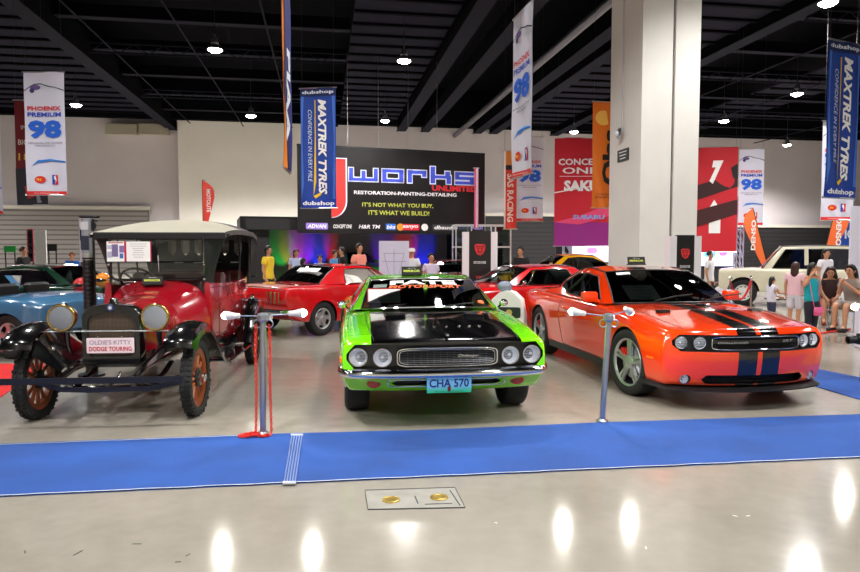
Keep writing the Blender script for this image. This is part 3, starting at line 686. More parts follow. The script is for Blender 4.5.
# ------------------------------------------------------------------ works sign
SY = 30.0
def sign_works():
    pL, pR = at(298, 150, 28.4), at(484, 150, 31.2)
    w = (pR.xy-pL.xy).length; yaw = atan2(pR.y-pL.y, pR.x-pL.x); zb = at(298, 232, 28.4).z; zt = at(298, 147, 28.4).z+.1; h = zt-zb
    e = empty('wall_sign', (pL.x, pL.y, zb), yaw, 'huge black banner sign with blue works lettering above the dark booth', 'sign')
    mb = MB(); mb.box((w/2, .03, h/2), (w, .05, h)); mb.build('panel', mat('sign_black', (24, 22, 24), .35, var=.4, vscale=.9), e, 0)
    mb = MB()
    for x, z, dx, dz in ((w/2, h, w+.1, .08), (w/2, 0, w+.1, .08), (0, h/2, .08, h), (w, h/2, .08, h)): mb.box((x, .03, z), (dx, .1, dz))
    mb.build('frame', BLACKP, e, 0)
    for k in range(4): mb = MB(); mb.tube([(w*(.25+.16*k), .03, h), (w*(.25+.16*k), .03, 10.1-zb)], .012, 5); mb.build('hanging_wire', ALU, e)
    P = dict(w=[(0, .14, 0, 1), (.43, .57, .0, .8), (.86, 1, 0, 1), (0, 1, 0, .24)], o=[(0, .2, 0, 1), (.8, 1, 0, 1), (0, 1, 0, .24), (0, 1, .76, 1)], r=[(0, .22, 0, 1), (0, 1, .72, 1), (.78, 1, .5, 1)],
             k=[(0, .22, 0, 1.35), (0, 1, .42, .66), (.72, .95, .6, 1), (.78, 1, 0, .5)], s=[(0, 1, 0, .24), (0, 1, .38, .62), (0, 1, .76, 1), (0, .22, .5, 1), (.78, 1, 0, .5)])
    x = w*.255; lw, lh = w*.111, h*.150; z0 = h*.61
    for c, f in (('w', 1.35), ('o', 1.02), ('r', .92), ('k', 1.04), ('s', .98)):
        a, b = MB(), MB(); W_ = lw*f
        for x0, x1, za, zc in P[c]:
            for m_, g, y in ((a, .022, -.012), (b, 0, -.02)): m_.box((x+(x0+x1)/2*W_, y, z0+(za+zc)/2*lh), ((x1-x0)*W_+2*g*2, .012, (zc-za)*lh+2*g*2))
        a.build('letter_outline', ink((225, 228, 245)), e, 0); b.build('letter', ink((66, 84, 214)), e, 0); x += W_+w*.024
    T = lambda tx, cx, cz, tw, th, c, **k: text_part('lettering', tx, flatM((w*cx, -.012, h*cz), (1, 0, 0), (0, 0, 1)), ink(c), e, width=w*tw, height=h*th, **k)
    T('UNLIMITED', .83, .555, .26, .07, (214, 40, 52), bold=.04); T('RESTORATION-PAINTING-DETAILING', .56, .475, .56, .042, (230, 230, 232), bold=.03)
    T("IT'S NOT WHAT YOU BUY,", .515, .33, .385, .055, (205, 210, 90), bold=.01); T("IT'S WHAT WE BUILD!", .52, .24, .33, .055, (205, 210, 90), bold=.01)
    # big red U
    mb = MB(); n = 14; Ux = w*.205
    pts = [(Ux-.35, h*.98), (Ux+.28, h*.98), (Ux+.28, h*.5)]+[(Ux-.35+.63*cos(a*pi/2/n), h*.5-.75*sin(a*pi/2/n)) for a in range(1, n+1)]
    mb.prism([(a, b-.45) for a, b in pts], -.02, -.008, axis='y'); mb.build('letter', ink((216, 50, 44)), e, 0, fixn=True)
    mb = MB(); mb.prism([(a*.0+Ux-.35+(a-Ux+.35)*1.1, b-.45-.03 if b < h*.6 else b-.40) for a, b in pts], -.007, -.002, axis='y'); mb.build('letter_outline', ink((225, 228, 245)), e, 0, fixn=True)
    # sponsor row
    for tx, cx, tw, c, bg in (('ADVAN', .09, .10, (250, 250, 250), (150, 120, 215)), ('CONCEPT ONE', .22, .10, (225, 225, 225), None), ('H&R TM', .36, .12, (235, 235, 240), None), ('bks', .475, .05, (240, 240, 255), (60, 120, 220)), ('sanyo', .58, .09, (250, 240, 240), (214, 30, 60)), ('dbaudio', .78, .14, (235, 235, 235), (60, 60, 66)), ('WINNER', .925, .15, (170, 160, 250), None)):
        if bg: mb = MB(); mb.rbox((0, 0, 0), (w*tw*1.1, h*.075, .008), .05, M=flatM((w*cx, -.006, h*.07), (1, 0, 0), (0, 0, 1))); mb.build('logo_panel', ink(bg), e, 0)
        text_part('lettering', tx, flatM((w*cx, -.016, h*.07), (1, 0, 0), (0, 0, 1)), ink(c), e, width=w*tw*.95, height=h*.045, bold=.03, slant=.2)
    for cx, c in ((.525, (240, 150, 40)), (.66, (235, 235, 235))): mb = MB(); mb.lathe([(.16, -.016), (.16, -.006)], (w*cx, 0, h*.07), 'y', 20); mb.build('logo_disc', ink(c), e, 0)
    return e
sign_works()
# booth below the sign
BKP = mat('booth_black', (16, 15, 17), .6)
def booth():
    a, b = at(240, 216, 28), at(483, 216, 31.4); w = (b.xy-a.xy).length; yaw = atan2(b.y-a.y, b.x-a.x); zt = a.z
    e = empty('exhibition_booth', (a.x, a.y, 0), yaw, 'black exhibition booth with coloured light washes under the huge black sign', 'booth')
    D = 4.5; mb = MB(); mb.box((w/2, .1, zt-.28), (w, .2, .56)); mb.build('fascia', BKP, e, 0)
    mb = MB(); mb.box((w/2, D, zt/2), (w, .1, zt)); mb.build('back_panel', mat('booth_grey', (120, 120, 124), .8), e, 0)
    for x in (.12, w-.12): mb = MB(); mb.box((x, D/2, zt/2), (.24, D, zt)); mb.build('side_panel', BKP, e, 0)
    mb = MB(); mb.box((w/2, D/2, zt-.05), (w, D, .1)); mb.build('roof_panel', BKP, e, 0)
    mb = MB(); mb.box((.75, .3, zt/2), (.9, .1, zt)); mb.build('front_panel', BKP, e, 0)
    cols = [(20, 255, 90), (255, 120, 10), (170, 20, 255), (20, 50, 255), (255, 14, 20), (20, 50, 255), (90, 20, 200), (255, 16, 40), (20, 40, 255)]
    for fx, c in zip((.19, .235, .28, .35, .44, .53, .66, .77, .86), cols):
        x = w*fx
        mb = MB(); mb.rbox((x, D-.55, .10), (.28, .22, .2), .04); mb.build('uplight', mat('glow_%d_%d_%d' % c, c, .5, emit=1.5), e)
        l = bpy.data.lights.new('booth_wash', 'SPOT'); l.energy = 260 if c[1] < 100 else 110; l.color = lin(c); l.spot_size = radians(48); l.spot_blend = .6; l.shadow_soft_size = .1
        o = bpy.data.objects.new('booth_wash', l); COL.objects.link(o); o.parent = e; o.location = (x, D-1.0, .25); o.rotation_euler = (radians(180-38), 0, 0)
    return e
booth()
# ================================================================== orange muscle car
def paint(name, rgb, stripes=None, black=(5, 5, 6), rough=.14, coat=1.0):
    def fn(nt, b, tc):
        if not stripes: return
        sp = nt.nodes.new('ShaderNodeSeparateXYZ'); nt.links.new(tc.outputs['Object'], sp.inputs[0])
        fac = stripes(nt, sp.outputs[0], sp.outputs[1], sp.outputs[2])
        mx = nt.nodes.new('ShaderNodeMix'); mx.data_type = 'RGBA'; mx.inputs[6].default_value = (*lin(rgb), 1); mx.inputs[7].default_value = (*lin(black), 1)
        nt.links.new(fac, mx.inputs[0]); nt.links.new(mx.outputs[2], b.inputs['Base Color'])
    return mat(name, rgb, rough, .0, coat, fn=fn)
def two_stripes(nt, x, y, z):
    ay = node_math(nt, 'ABSOLUTE', y)
    return node_math(nt, 'MULTIPLY', node_math(nt, 'GREATER_THAN', ay, .026), node_math(nt, 'LESS_THAN', ay, .225))
ORANGE = paint('orange_paint', (232, 58, 8), two_stripes)
def orange_car():
    root = empty('muscle_car', (3.11, 7.43, 0), .165-pi/2, 'orange muscle car with twin black stripes over hood and roof, on silver five-spoke wheels', 'car')
    keys = [(-4.02, .93, .92, .78, .70, .86, .34, .78), (-3.6, 1.00, .97, .82, .70, .93, .27, .86), (-2.95, 1.00, .965, .85, .68, .965, .23, .90),
            (-2.2, .96, .95, .87, .66, .955, .20, .90), (-1.1, .93, .93, .89, .66, .95, .20, .90), (-.55, .965, .92, .90, .64, .955, .21, .90),
            (0, .94, .885, .90, .62, .965, .22, .90), (.4, .895, .85, .87, .61, .96, .23, .88), (.72, .85, .82, .85, .60, .93, .24, .86), (.84, .825, .80, .83, .58, .91, .25, .85)]
    prof = lambda z: .10-.5*(z-.60)**2*(2.5 if z > .6 else 1.0)
    bd, bow = car_shell(root, 'body', keys, [ORANGE, BLACKP], dict(len=.9, prof=prof, bow=.26, pw=2.4, W=.93), dict(len=.6, prof=lambda z: .04, bow=.12, pw=3, W=.9), N=80)
    xf = lambda y, z=.7: .84+.024+prof(z)-.26*abs(y/.93)**2.4
    def lo(y): return rr(y, -.83, .83, .06, .60, .765)[0]
    def hi(y): return rr(y, -.83, .83, .06, .60, .765)[1]
    cut = arches((0, -2.946), .395, .30, .95, .365)
    cut.append(slot(lo, hi, lambda y: xf(y, .68), -.83, .83, .06))
    cut.append(slot(lambda y: rr(y, -.56, .56, .05, .275, .365)[0], lambda y: rr(y, -.56, .56, .05, .275, .365)[1], lambda y: xf(y, .32), -.56, .56, .10))
    for s in (-1, 1):
        cut.append(MB().lathe([(.05, xf(.70, .315)-.05), (.05, 1.5)], (0, s*.70, .315), 'x', 20, 1))
        cut.append(MB().box((-.05+.12, s*.56, 1.0), (.16, .14, .13), 1))
    m = MB(); m.box((-1.75, 0, .92), (2.1, 1.52, .9), 1); cut.append(m)
    boolean(bd, cut); smooth(bd, 30); bv = bvh_of(bd)
    g = greenhouse(root, dict(wb=(-.50, -.72, .765, .975, .955), wt=(-1.22, -1.36, .60, 1.345, 1.315), rt=(-2.35, -2.30, .56, 1.345, 1.30), rb=(-3.15, -2.98, .66, 1.01, .985),
             crown=.05, rw=.03, bulge=.03, b0=(-.78, .86, .94), b1=(-3.05, .84, .97),
             win=[[(-.92, .835, .955), (-1.40, .665, 1.255)], [(-1.40, .665, 1.255), (-1.75, .645, 1.285), (-2.12, .645, 1.27)],
                  [(-2.12, .645, 1.27), (-2.46, .70, 1.14), (-2.50, .74, 1.06)], [(-2.50, .74, 1.06), (-2.1, .80, .985), (-.92, .835, .955)]]),
             ORANGE, BLACKP, GLASSD, splits=((.62, .60),))
    cabin(root, 0, 0, .72, .50, .93, (-1.55, -2.3), -.98)
    z = .364
    for x, y, st in ((0, -1, .12), (0, 1, .12), (-2.946, -1, 0), (-2.946, 1, 0)):
        wheel(root, (x, y*.835, z), .364, .255, .26, 'five', y, cal=mat('red_caliper', (200, 20, 20), .4), steer=st, tread=2)
    # nose pieces
    for s in (-1, 1):
        for y, r in ((.735, .066), (.575, .066)):
            lamp(root, (xf(y, .68)-.045, s*y, .683), r, ring=BLACKP, d=(1, s*.12, 0))
        lamp(root, (xf(.70, .315)-.03, s*.70, .315), .042, 'fog_lamp', .03, ring=CHROME, d=(1, s*.2, 0))
        mb = MB(); yy = [.80+.012*k for k in range(8)]
        seam_p = [hit(bv, (xf(.9)-.14-.03*k+.0, s*2, .50), (0, -s, 0)) for k in range(5)]
        mb.tube([p+n*.002 for p, n in seam_p], .012, 6, flat=.3); mb.build('marker_lamp', mat('amber_marker', (240, 110, 30), .3), root)
    mb = MB(); n = 30  # grille surround (silver) and mesh
    P = []
    for k in range(4*n):
        t = 2*pi*k/(4*n); c, sn = cos(t), sin(t); y = .475*(abs(c)**.25)*(1 if c > 0 else -1); zz = .683+.064*(abs(sn)**.25)*(1 if sn > 0 else -1)
        P.append((xf(y, .68)-.02, y, zz))
    mb.tube(P, .007, 6, closed=True); mb.build('grille_surround', CHROME, root, 60)
    mb = MB()
    for k in range(9):
        zz = .63+.013*k; mb.tube([(xf(y, .68)-.045, y, zz) for y in [-.46+.092*q for q in range(11)]], .0025, 4)
    for k in range(31): y = -.46+.92*k/30; mb.cyl((xf(y, .68)-.045, y, .625), (xf(y, .68)-.045, y, .74), .002, n=4)
    mb.build('grille', GLOSSBLK, root)
    def surf_front(u, v): y = -.47+.94*u; return Vector((xf(y, .68)-.018, y, .63+.12*v))
    mb = MB(); mb.grid(lambda u, v: surf_front(u, .42+.30*v)+Vector((-.012, 0, 0)), 16, 1); mb.build('badge_bar', GLOSSBLK, root)
    SIL = mat('badge_silver', (200, 200, 205), .3, .8)
    drape_text('lettering', 'CHALLENGER', SIL, root, surf_front, .05, .38, .42, .58, bold=.01)
    drape_text('lettering', 'SRT', SIL, root, surf_front, .78, .92, .48, .68, bold=.01, slant=.3)
    mb = MB(); mb.grid(lambda u, v: Vector((xf(-.55+1.1*u, .32)-.09, -.55+1.1*u, .28+.08*v)), 20, 2)
    for k in range(4): mb.tube([(xf(y, .32)-.06, y, .295+.02*k) for y in [-.5+.1*q for q in range(11)]], .004, 4)
    mb.build('intake_mesh', BLACKP, root)
    # chin splitter
    mb = MB(); rings = []
    for k in range(31):
        y = -.93+1.86*k/30; x = xf(y, .25) if abs(y) < .86 else xf(.86, .25)-(abs(y)-.86)*4
        rings.append([(x-.12, y, .255), (x+.035, y, .225), (x+.075, y, .215), (x+.075, y, .203), (x-.12, y, .195)])
    mb.ring_loft(rings); mb.build('chin_splitter', BLACKP, root, 30)
    mb = MB(); mb.prism([(-.42, .195), (-2.52, .195), (-2.52, .29), (-.42, .29)], .88, .935, 0, axis='y'); mb.side('sill_trim', BLACKP, root, 30)
    # door seams, handle, mirror, hood seams, roof aerial stripes
    for s in (-1, 1):
        mb = MB()
        seam(mb, bv, [(-.52, s*2, .30), (-.50, s*2, .60), (-.62, s*2, .90)], (0, -s, 0), r=.004)
        seam(mb, bv, [(-2.05, s*2, .94), (-2.12, s*2, .70), (-1.95, s*2, .30)], (0, -s, 0), r=.004)
        seam(mb, bv, [(-.52, s*2, .30), (-1.95, s*2, .30)], (0, -s, 0), r=.004)
        seam(mb, bv, [(-.45, s*.76, 2), (.3, s*.74, 2), (.74, s*.70, 2)], (0, 0, -1), r=.004)
        mb.build('panel_seams', BLACKP, root)
    for s in (-1, 1):
        p, nn = hit(bv, (-1.85, s*2, .80), (0, -s, 0)); mb = MB(); mb.rbox((p.x, p.y+s*.012, p.z), (.20, .03, .028), .012); mb.build('door_handle', ORANGE, root)
        mirror(root, (-.98, s*.84, .97), s, ORANGE, (.12, .20, .13))
    mb = MB()
    for k in range(5): mb.box((.04+.02*k, .56, .93), (.008, .13, .03))
    mb.side('hood_vent', BLACKP, root)
    w = g['wind']
    mb = MB(); mb.grid(lambda u, v: w(.10+.13*u, .84+.09*v)+Vector((.004, 0, .004)), 4, 2); mb.build('windshield_sticker', PAPER, root)
    for k, y in enumerate((-.33, .33)):
        mb = MB(); mb.tube([(-.52, y-.0, .995), (-.60, y+.3, 1.04), (-.64, y+.55, 1.06)], .008, 6, flat=1.5); mb.build('wiper', BLACKP, root)
    # exhaust-side reflectors / tail lamps
    mb = MB(); mb.grid(lambda u, v: Vector((-4.06+.10*abs(2*u-1)**3, -.72+1.44*u, .74+.12*v)), 16, 1); mb.build('tail_lamp', mat('red_lens', (190, 14, 12), .15, coat=.5), root)
    return root
orange = orange_car()
def sheet_on(car, loc, size, lines, name='paper_sign', label='', rot=None, edge=None, lean=.9, cat='sign'):
    """a sheet of paper standing behind a windshield; car = root whose frame is used"""
    M = car.matrix_basis
    r = Matrix.Translation(M @ Vector(loc)) @ Matrix.Rotation(car.rotation_euler[2]+pi/2, 4, 'Z') @ Matrix.Rotation(rot or 0, 4, 'Z') @ Matrix.Rotation(-lean, 4, 'X')
    e = empty(name, (0, 0, 0)); e.matrix_basis = r; tag(e, label, cat)
    w, h = size; mb = MB()
    mb.box((0, 0, h/2), (w, .004, h)); mb.build('sheet', PAPER, e)
    if edge:
        mb = MB()
        for c, d in (((0, 0, h+.006), (w+.03, .008, .014)), ((0, 0, -.006), (w+.03, .008, .014)), ((-w/2-.006, 0, h/2), (.014, .008, h)), ((w/2+.006, 0, h/2), (.014, .008, h))): mb.box(c, d)
        mb.build('frame', edge, e)
    mb = MB()
    for k in range(lines):
        z = h*(.85-.7*k/max(1, lines-1)); ww = w*(.5+.3*((k*37) % 10)/10); mb.box((0, -.003, z), (ww, .001, h*.022))
    mb.build('text_lines', mat('grey_ink', (150, 150, 155), .8), e)
    return e
sheet_on(orange, (-.80, -.30, .99), (.42, .30), 4, label='white paper sheet lying behind the windshield of the striped orange car', name='paper_sheet', lean=1.0)
# ================================================================== green muscle car
def green_mask(nt, x, y, z):
    m = node_math; ay = m(nt, 'ABSOLUTE', y)
    hood = m(nt, 'MULTIPLY', m(nt, 'LESS_THAN', ay, m(nt, 'ADD', .66, m(nt, 'MULTIPLY', x, .03))), m(nt, 'MULTIPLY', m(nt, 'GREATER_THAN', x, -.52), m(nt, 'GREATER_THAN', z, .70)))
    return hood
LIME = paint('lime_green_paint', (110, 214, 10), green_mask, black=(4, 4, 5), rough=.12)
LIMEP = paint('lime_green_plain', (110, 214, 10), rough=.22)
AMBER = mat('amber_lens', (196, 66, 18), .2, coat=.6)
def green_car():
    root = empty('muscle_car', (.048, 6.75, 0), .130-pi/2, 'lime green muscle car with black hood, white and orange windshield banner and chrome bumper', 'car')
    keys = [(-3.88, .90, .88, .84, .66, .90, .36, .84), (-3.5, .93, .90, .85, .66, .95, .30, .88), (-2.8, .95, .92, .86, .66, .97, .24, .90),
            (-1.9, .93, .91, .87, .63, .96, .22, .92), (-1.0, .93, .915, .88, .62, .965, .22, .92), (-.5, .955, .905, .89, .62, .97, .22, .92),
            (0, .915, .87, .90, .61, .975, .24, .92), (.45, .865, .83, .90, .60, .97, .28, .90), (.78, .825, .80, .895, .58, .95, .31, .87), (.88, .81, .785, .89, .57, .94, .32, .85)]
    def prof(z): return -.16*max(0, .50-z)/.2+(-.02 if z > .79 else 0)
    bd, bow = car_shell(root, 'body', keys, [LIME, BLACKP], dict(len=.7, prof=prof, bow=.13, pw=3.2, W=.94), dict(len=.5, prof=lambda z: 0, bow=.08, pw=3, W=.9), N=80)
    xf = lambda y, z=.6: .88+.024+prof(z)-.13*abs(y/.94)**3.2
    A, B = .535, .768
    cut = arches((0, -2.794), .36, .28, .955, .33)
    cut.append(slot(lambda y: rr(y, -.905, .905, .09, A, B)[0], lambda y: rr(y, -.905, .905, .09, A, B)[1], lambda y: xf(y), -.905, .905, .10))
    cut.append(slot(lambda y: rr(y, -.50, .50, .03, .385, .435)[0], lambda y: rr(y, -.50, .50, .03, .385, .435)[1], lambda y: xf(y, .41), -.50, .50, .08))
    m = MB(); m.box((-1.75, 0, .90), (2.2, 1.56, .84), 1); cut.append(m)
    boolean(bd, cut); smooth(bd, 30); bv = bvh_of(bd)
    g = greenhouse(root, dict(wb=(-.40, -.64, .73, .985, .955), wt=(-1.08, -1.22, .60, 1.27, 1.245), rt=(-2.15, -2.10, .58, 1.27, 1.24), rb=(-2.95, -2.85, .64, .965, .95),
             crown=.035, rw=.02, bulge=.02, b0=(-.70, .855, .925), b1=(-2.95, .85, .93),
             win=[[(-.80, .825, .935), (-1.26, .665, 1.20)], [(-1.26, .665, 1.20), (-1.7, .65, 1.225), (-2.05, .65, 1.20)],
                  [(-2.05, .65, 1.20), (-2.32, .72, 1.08), (-2.42, .80, .95)], [(-2.42, .80, .95), (-1.6, .825, .94), (-.80, .825, .935)]]),
             LIMEP, CHROME, GLASSD, trimr=.011)
    cabin(root, 0, 0, .74, .46, .92, (-1.5, -2.25), -.95)
    for x, y in ((0, -1), (0, 1), (-2.794, -1), (-2.794, 1)):
        wheel(root, (x, y*.80, .33), .33, .25, .19, 'slot', y, tread=2)
    BLK = mat('satin_black_panel', (12, 12, 13), .3, 0, .4)
    for s in (-1, 1):
        for y in (.80, .585):
            lamp(root, (xf(y)-.055, s*y, .645), .078, d=(1, s*.05, 0))
    # centre grille with rounded chrome frame
    def gx(y): return xf(y)-.03
    P = []
    for k in range(120):
        t = 2*pi*k/120; c, sn = cos(t), sin(t); y = .455*(abs(c)**.3)*(1 if c > 0 else -1); zz = .648+.083*(abs(sn)**.35)*(1 if sn > 0 else -1)
        P.append((gx(y), y*(1-.16*(.731-zz)/.166*-1 if False else 1), zz))
    mb = MB(); mb.tube(P, .009, 6, closed=True); mb.build('grille_surround', CHROME, root, 60)
    P2 = [(x-.01, y*.955, .648+(z-.648)*.80) for x, y, z in P]
    mb = MB(); mb.tube(P2, .005, 6, closed=True); mb.build('grille_inner_trim', CHROME, root, 60)
    mb = MB()
    for k in range(7): zz = .597+.017*k; mb.tube([(gx(y)-.03, y, zz) for y in [-.43+.086*q for q in range(11)]], .0035, 4)
    for k in range(15): y = -.42+.84*k/14; mb.cyl((gx(y)-.035, y, .585), (gx(y)-.035, y, .71), .0025, n=4)
    mb.build('grille', mat('grille_metal', (130, 132, 136), .3, .9), root)
    mb = MB(); mb.grid(lambda u, v: Vector((xf(-.9+1.8*u)-.085, (-.9+1.8*u)*.995, A+.0+(B-A)*v)), 30, 2); mb.build('grille_panel', BLK, root)
    surf = lambda u, v: Vector((gx(-.4+.8*u)-.022, -.4+.8*u, .60+.1*v))
    drape_text('script_badge', 'Challenger', CHROME, root, surf, .62, .86, .35, .68, slant=.4, bold=.01)
    # bumper
    mb = MB(); rings = []
    for k in range(61):
        t = -1+2*k/60; y = .965*sin(t*pi/2*.999) if abs(t) < 1 else .965*t
        yy = t*1.06
        if abs(yy) <= .88: bx, by = xf(yy, .55)+.045, yy
        else: q = min(1, (abs(yy)-.88)/.18); bx = xf(.88, .55)+.045-.14*q**.8-.10*q**2; by = (1 if yy > 0 else -1)*(.88+.10*sin(q*pi/2))
        n_ = .0
        h = .048-.012*max(0, (abs(yy)-.8)/.26)
        rings.append([(bx-.05, by, .462), (bx-.01, by, .466), (bx+.012, by*1.004, .482), (bx+.02, by*1.006, .500), (bx+.012, by*1.004, .53), (bx-.02, by, .545), (bx-.05, by, .548)])
    mb.ring_loft(rings); mb.build('front_bumper', CHROME, root, 50)
    mb = MB(); P = [(xf(y, .41)+.006, y, z) for y, z in [(-.52+.104*k, .38) for k in range(11)]]+[(xf(.54, .41)+.006, .54, .40), (xf(.53, .41)+.006, .53, .43)]+[(xf(y, .43)+.006, y, .442) for y in [.50-.1*k for k in range(11)]]+[(xf(.53, .41)+.006, -.53, .43), (xf(.54, .41)+.006, -.54, .40)]
    mb.tube(P, .006, 6, closed=True); mb.build('intake_trim', CHROME, root, 60)
    for s in (-1, 1):
        mb = MB(); M = Matrix.Translation((xf(.66, .40)+.004, s*.66, .405)) @ Matrix.Diagonal((1, 1.65, 1, 1))
        mb.lathe([(.04, -.02), (.04, .008), (.034, .016), (.01, .022)], axis='x', n=20, M=M); mb.build('turn_signal', AMBER, root)
        p, n = hit(bv, (.60, s*2, .60), (0, -s, 0)); mb = MB(); mb.rbox((p.x, p.y, p.z), (.10, .02, .05), .01); mb.build('side_marker', mat('amber_marker', (240, 110, 30), .3), root)
    # licence plate
    pl = MB(); px_ = xf(0, .44)+.088
    pl.box((px_, 0, .412), (.006, .40, .145)); 
    def platefn(nt, b, tc):
        sp = nt.nodes.new('ShaderNodeSeparateXYZ'); nt.links.new(tc.outputs['Object'], sp.inputs[0])
        r = nt.nodes.new('ShaderNodeValToRGB'); e = r.color_ramp.elements; e[0].color = (*lin((40, 190, 140)), 1); e[1].color = (*lin((120, 190, 235)), 1)
        q = nt.nodes.new('ShaderNodeMapRange'); q.inputs[1].default_value = .352; q.inputs[2].default_value = .40
        nt.links.new(sp.outputs[2], q.inputs[0]); nt.links.new(q.outputs[0], r.inputs[0]); nt.links.new(r.outputs[0], b.inputs['Base Color'])
    plo = pl.build('licence_plate', mat('plate_blue', (120, 190, 235), .4, fn=platefn), root, label='light blue licence plate with green lower edge')
    INK = mat('plate_ink', (20, 40, 110), .5)
    M = flatM((px_+.004, 0, .427), (0, 1, 0), (0, 0, 1))
    text_part('plate_number', 'CHA 570', M, INK, plo, width=.355, height=.075, bold=.02)
    text_part('plate_caption', 'MATATAG NA REPUBLIKA', flatM((px_+.004, 0, .353), (0, 1, 0), (0, 0, 1)), mat('plate_caption_ink', (15, 90, 60), .5), plo, width=.26, height=.012)
    mb = MB(); mb.prism([(-.012, .354), (.012, .354), (.016, .382), (.0, .407), (-.016, .382)], px_+.004, px_+.007, axis='x'); mb.build('plate_emblem', mat('emblem_maroon', (110, 20, 30), .5), plo)
    # hood details
    mb = MB(); seam(mb, bv, [(-.50, 0, 2), (.72, 0, 2)], (0, 0, -1), .002, .007); mb.build('hood_ridge', GLOSSBLK, root)
    mb = MB(); mb.box((.80, 0, .842), (.10, .022, .016)); mb.build('hood_ornament', CHROME, root)
    for s in (-1, 1):
        mb = MB(); seam(mb, bv, [(-.48, s*.70, 2), (.2, s*.70, 2), (.83, s*.66, 2)], (0, 0, -1), r=.004)
        seam(mb, bv, [(-.42, s*2, .30), (-.45, s*2, .60), (-.52, s*2, .90)], (0, -s, 0), r=.004); seam(mb, bv, [(-1.75, s*2, .90), (-1.75, s*2, .32), (-.42, s*2, .30)], (0, -s, 0), r=.004)
        mb.build('panel_seams', BLACKP, root)
        # slanted hood scoops
        mb = MB(); q = [(.02, s*.30), (-.40, s*.38), (-.40, s*.53), (.02, s*.50)]
        top = [hit(bv, (x, y, 2), (0, 0, -1))[0] for x, y in q]
        mb.ring_loft([[(p.x, p.y, p.z-.004) for p in top], [(p.x-.02 if i in (0, 3) else p.x, p.y, p.z+(.035 if i in (0, 3) else .003)) for i, p in enumerate(top)]]); mb.build('hood_scoop', GLOSSBLK, root, 20, fixn=True)
    for k, y in enumerate((-.17, -.06, .05, .18, .28, .38)):
        p = hit(bv, (.42, y, 2), (0, 0, -1))[0]; mb = MB(); mb.lathe([(.016, 0), (.016, .006), (.01, .01)], p, n=12); mb.build('hood_rivet', CHROME, root)
    for s, x in ((-1, -.9), (1, -.9)):
        mb = MB(); mb.sphere((x-.0, s*.945, .985), (.03, .055, .045), 14); mb.tube([(x+.02, s*.87, .93), (x, s*.92, .97)], .012, 6); mb.build('side_mirror', CHROME, root)
    w = g['wind']
    FW = mat('decal_white', (245, 245, 245), .6); FO = mat('decal_orange', (238, 96, 20), .6)
    drape_text('windshield_decal', 'FATE', FW, root, w, .19, .81, .72, .90, .006, label='bold white word across the top of the windshield', bold=.045, res=2)
    drape_text('windshield_decal', 'MOTORSPORT', FO, root, w, .18, .84, .58, .70, .006, label='smaller orange word under the white one', bold=.03, res=2, slant=.2)
    mb = MB(); mb.grid(lambda u, v: w(.045+.12*u, .64+.13*v)+Vector((.004, 0, .004)), 3, 2); mb.build('windshield_sticker', mat('sticker_grey', (120, 135, 130), .6), root)
    # hanging freshener and orange dash ornament
    mb = MB(); c = w(.50, .40)+Vector((-.10, 0, 0)); mb.sphere((c.x, c.y, c.z+.02), (.01, .028, .045), 10); mb.sphere((c.x, c.y, c.z+.07), (.01, .017, .02), 8); mb.cyl((c.x, c.y, c.z+.08), (c.x, c.y, c.z+.24), .002)
    mb.build('hanging_ornament', mat('freshener_green', (120, 190, 40), .5), root)
    mb = MB(); c = w(.93, .10)+Vector((-.04, 0, 0)); mb.sphere((c.x, c.y, c.z+.0), (.03, .05, .04), 12); mb.build('dashboard_ornament', mat('ornament_orange', (250, 120, 60), .5), root)
    for s in (-1, 1):
        mb = MB(); mb.tube([(-.42, s*.12, .985), (-.47, s*.35-.1, 1.0), (-.52, s*.30+.22, 1.02)], .006, 6); mb.build('wiper', BLACKP, root)
    # chrome wheel-side trims and tail
    mb = MB(); mb.grid(lambda u, v: Vector((-3.93, -.80+1.6*u, .62+.14*v)), 8, 1); mb.build('tail_lamp', mat('red_lens', (190, 14, 12), .15, coat=.5), root)
    return root, g
green, gg = green_car()
sheet_on(green, (-.72, -.47, 1.01), (.36, .17), 3, label='white paper in a red frame behind the windshield of the green car', name='framed_paper', edge=mat('frame_red', (150, 25, 25), .5), lean=.5)
def roof_sign(car, loc, label, w=.25, h=.10):
    M = car.matrix_basis; e = empty('award_plaque', M @ Vector(loc), car.rotation_euler[2]+pi/2); tag(e, label, 'sign')
    mb = MB(); mb.rbox((0, 0, .008), (w, .09, .016), .01); mb.build('stand', BLACKP, e)
    mb = MB(); N = Matrix.Translation((0, -.01, .012)) @ Matrix.Rotation(-.25, 4, 'X'); mb.box((0, 0, h/2), (w, .012, h), 0, N); mb.build('plaque', BLACKP, e)
    text_part('lettering', 'MIRROR', N @ flatM((0, -.0062, h*.45), (1, 0, 0), (0, 0, 1)), mat('plaque_yellow', (220, 230, 90), .5), e, width=w*.8, height=h*.28, bold=.03)
    text_part('lettering', 'official entry', N @ flatM((0, -.0062, h*.78), (1, 0, 0), (0, 0, 1)), PAPER, e, width=w*.4, height=h*.12)
    return e
roof_sign(green, (-1.32, -.10, 1.292), 'small black plaque standing on the roof of the green car')
roof_sign(orange, (-1.55, -.06, 1.40), 'small black plaque standing on the roof of the orange car')
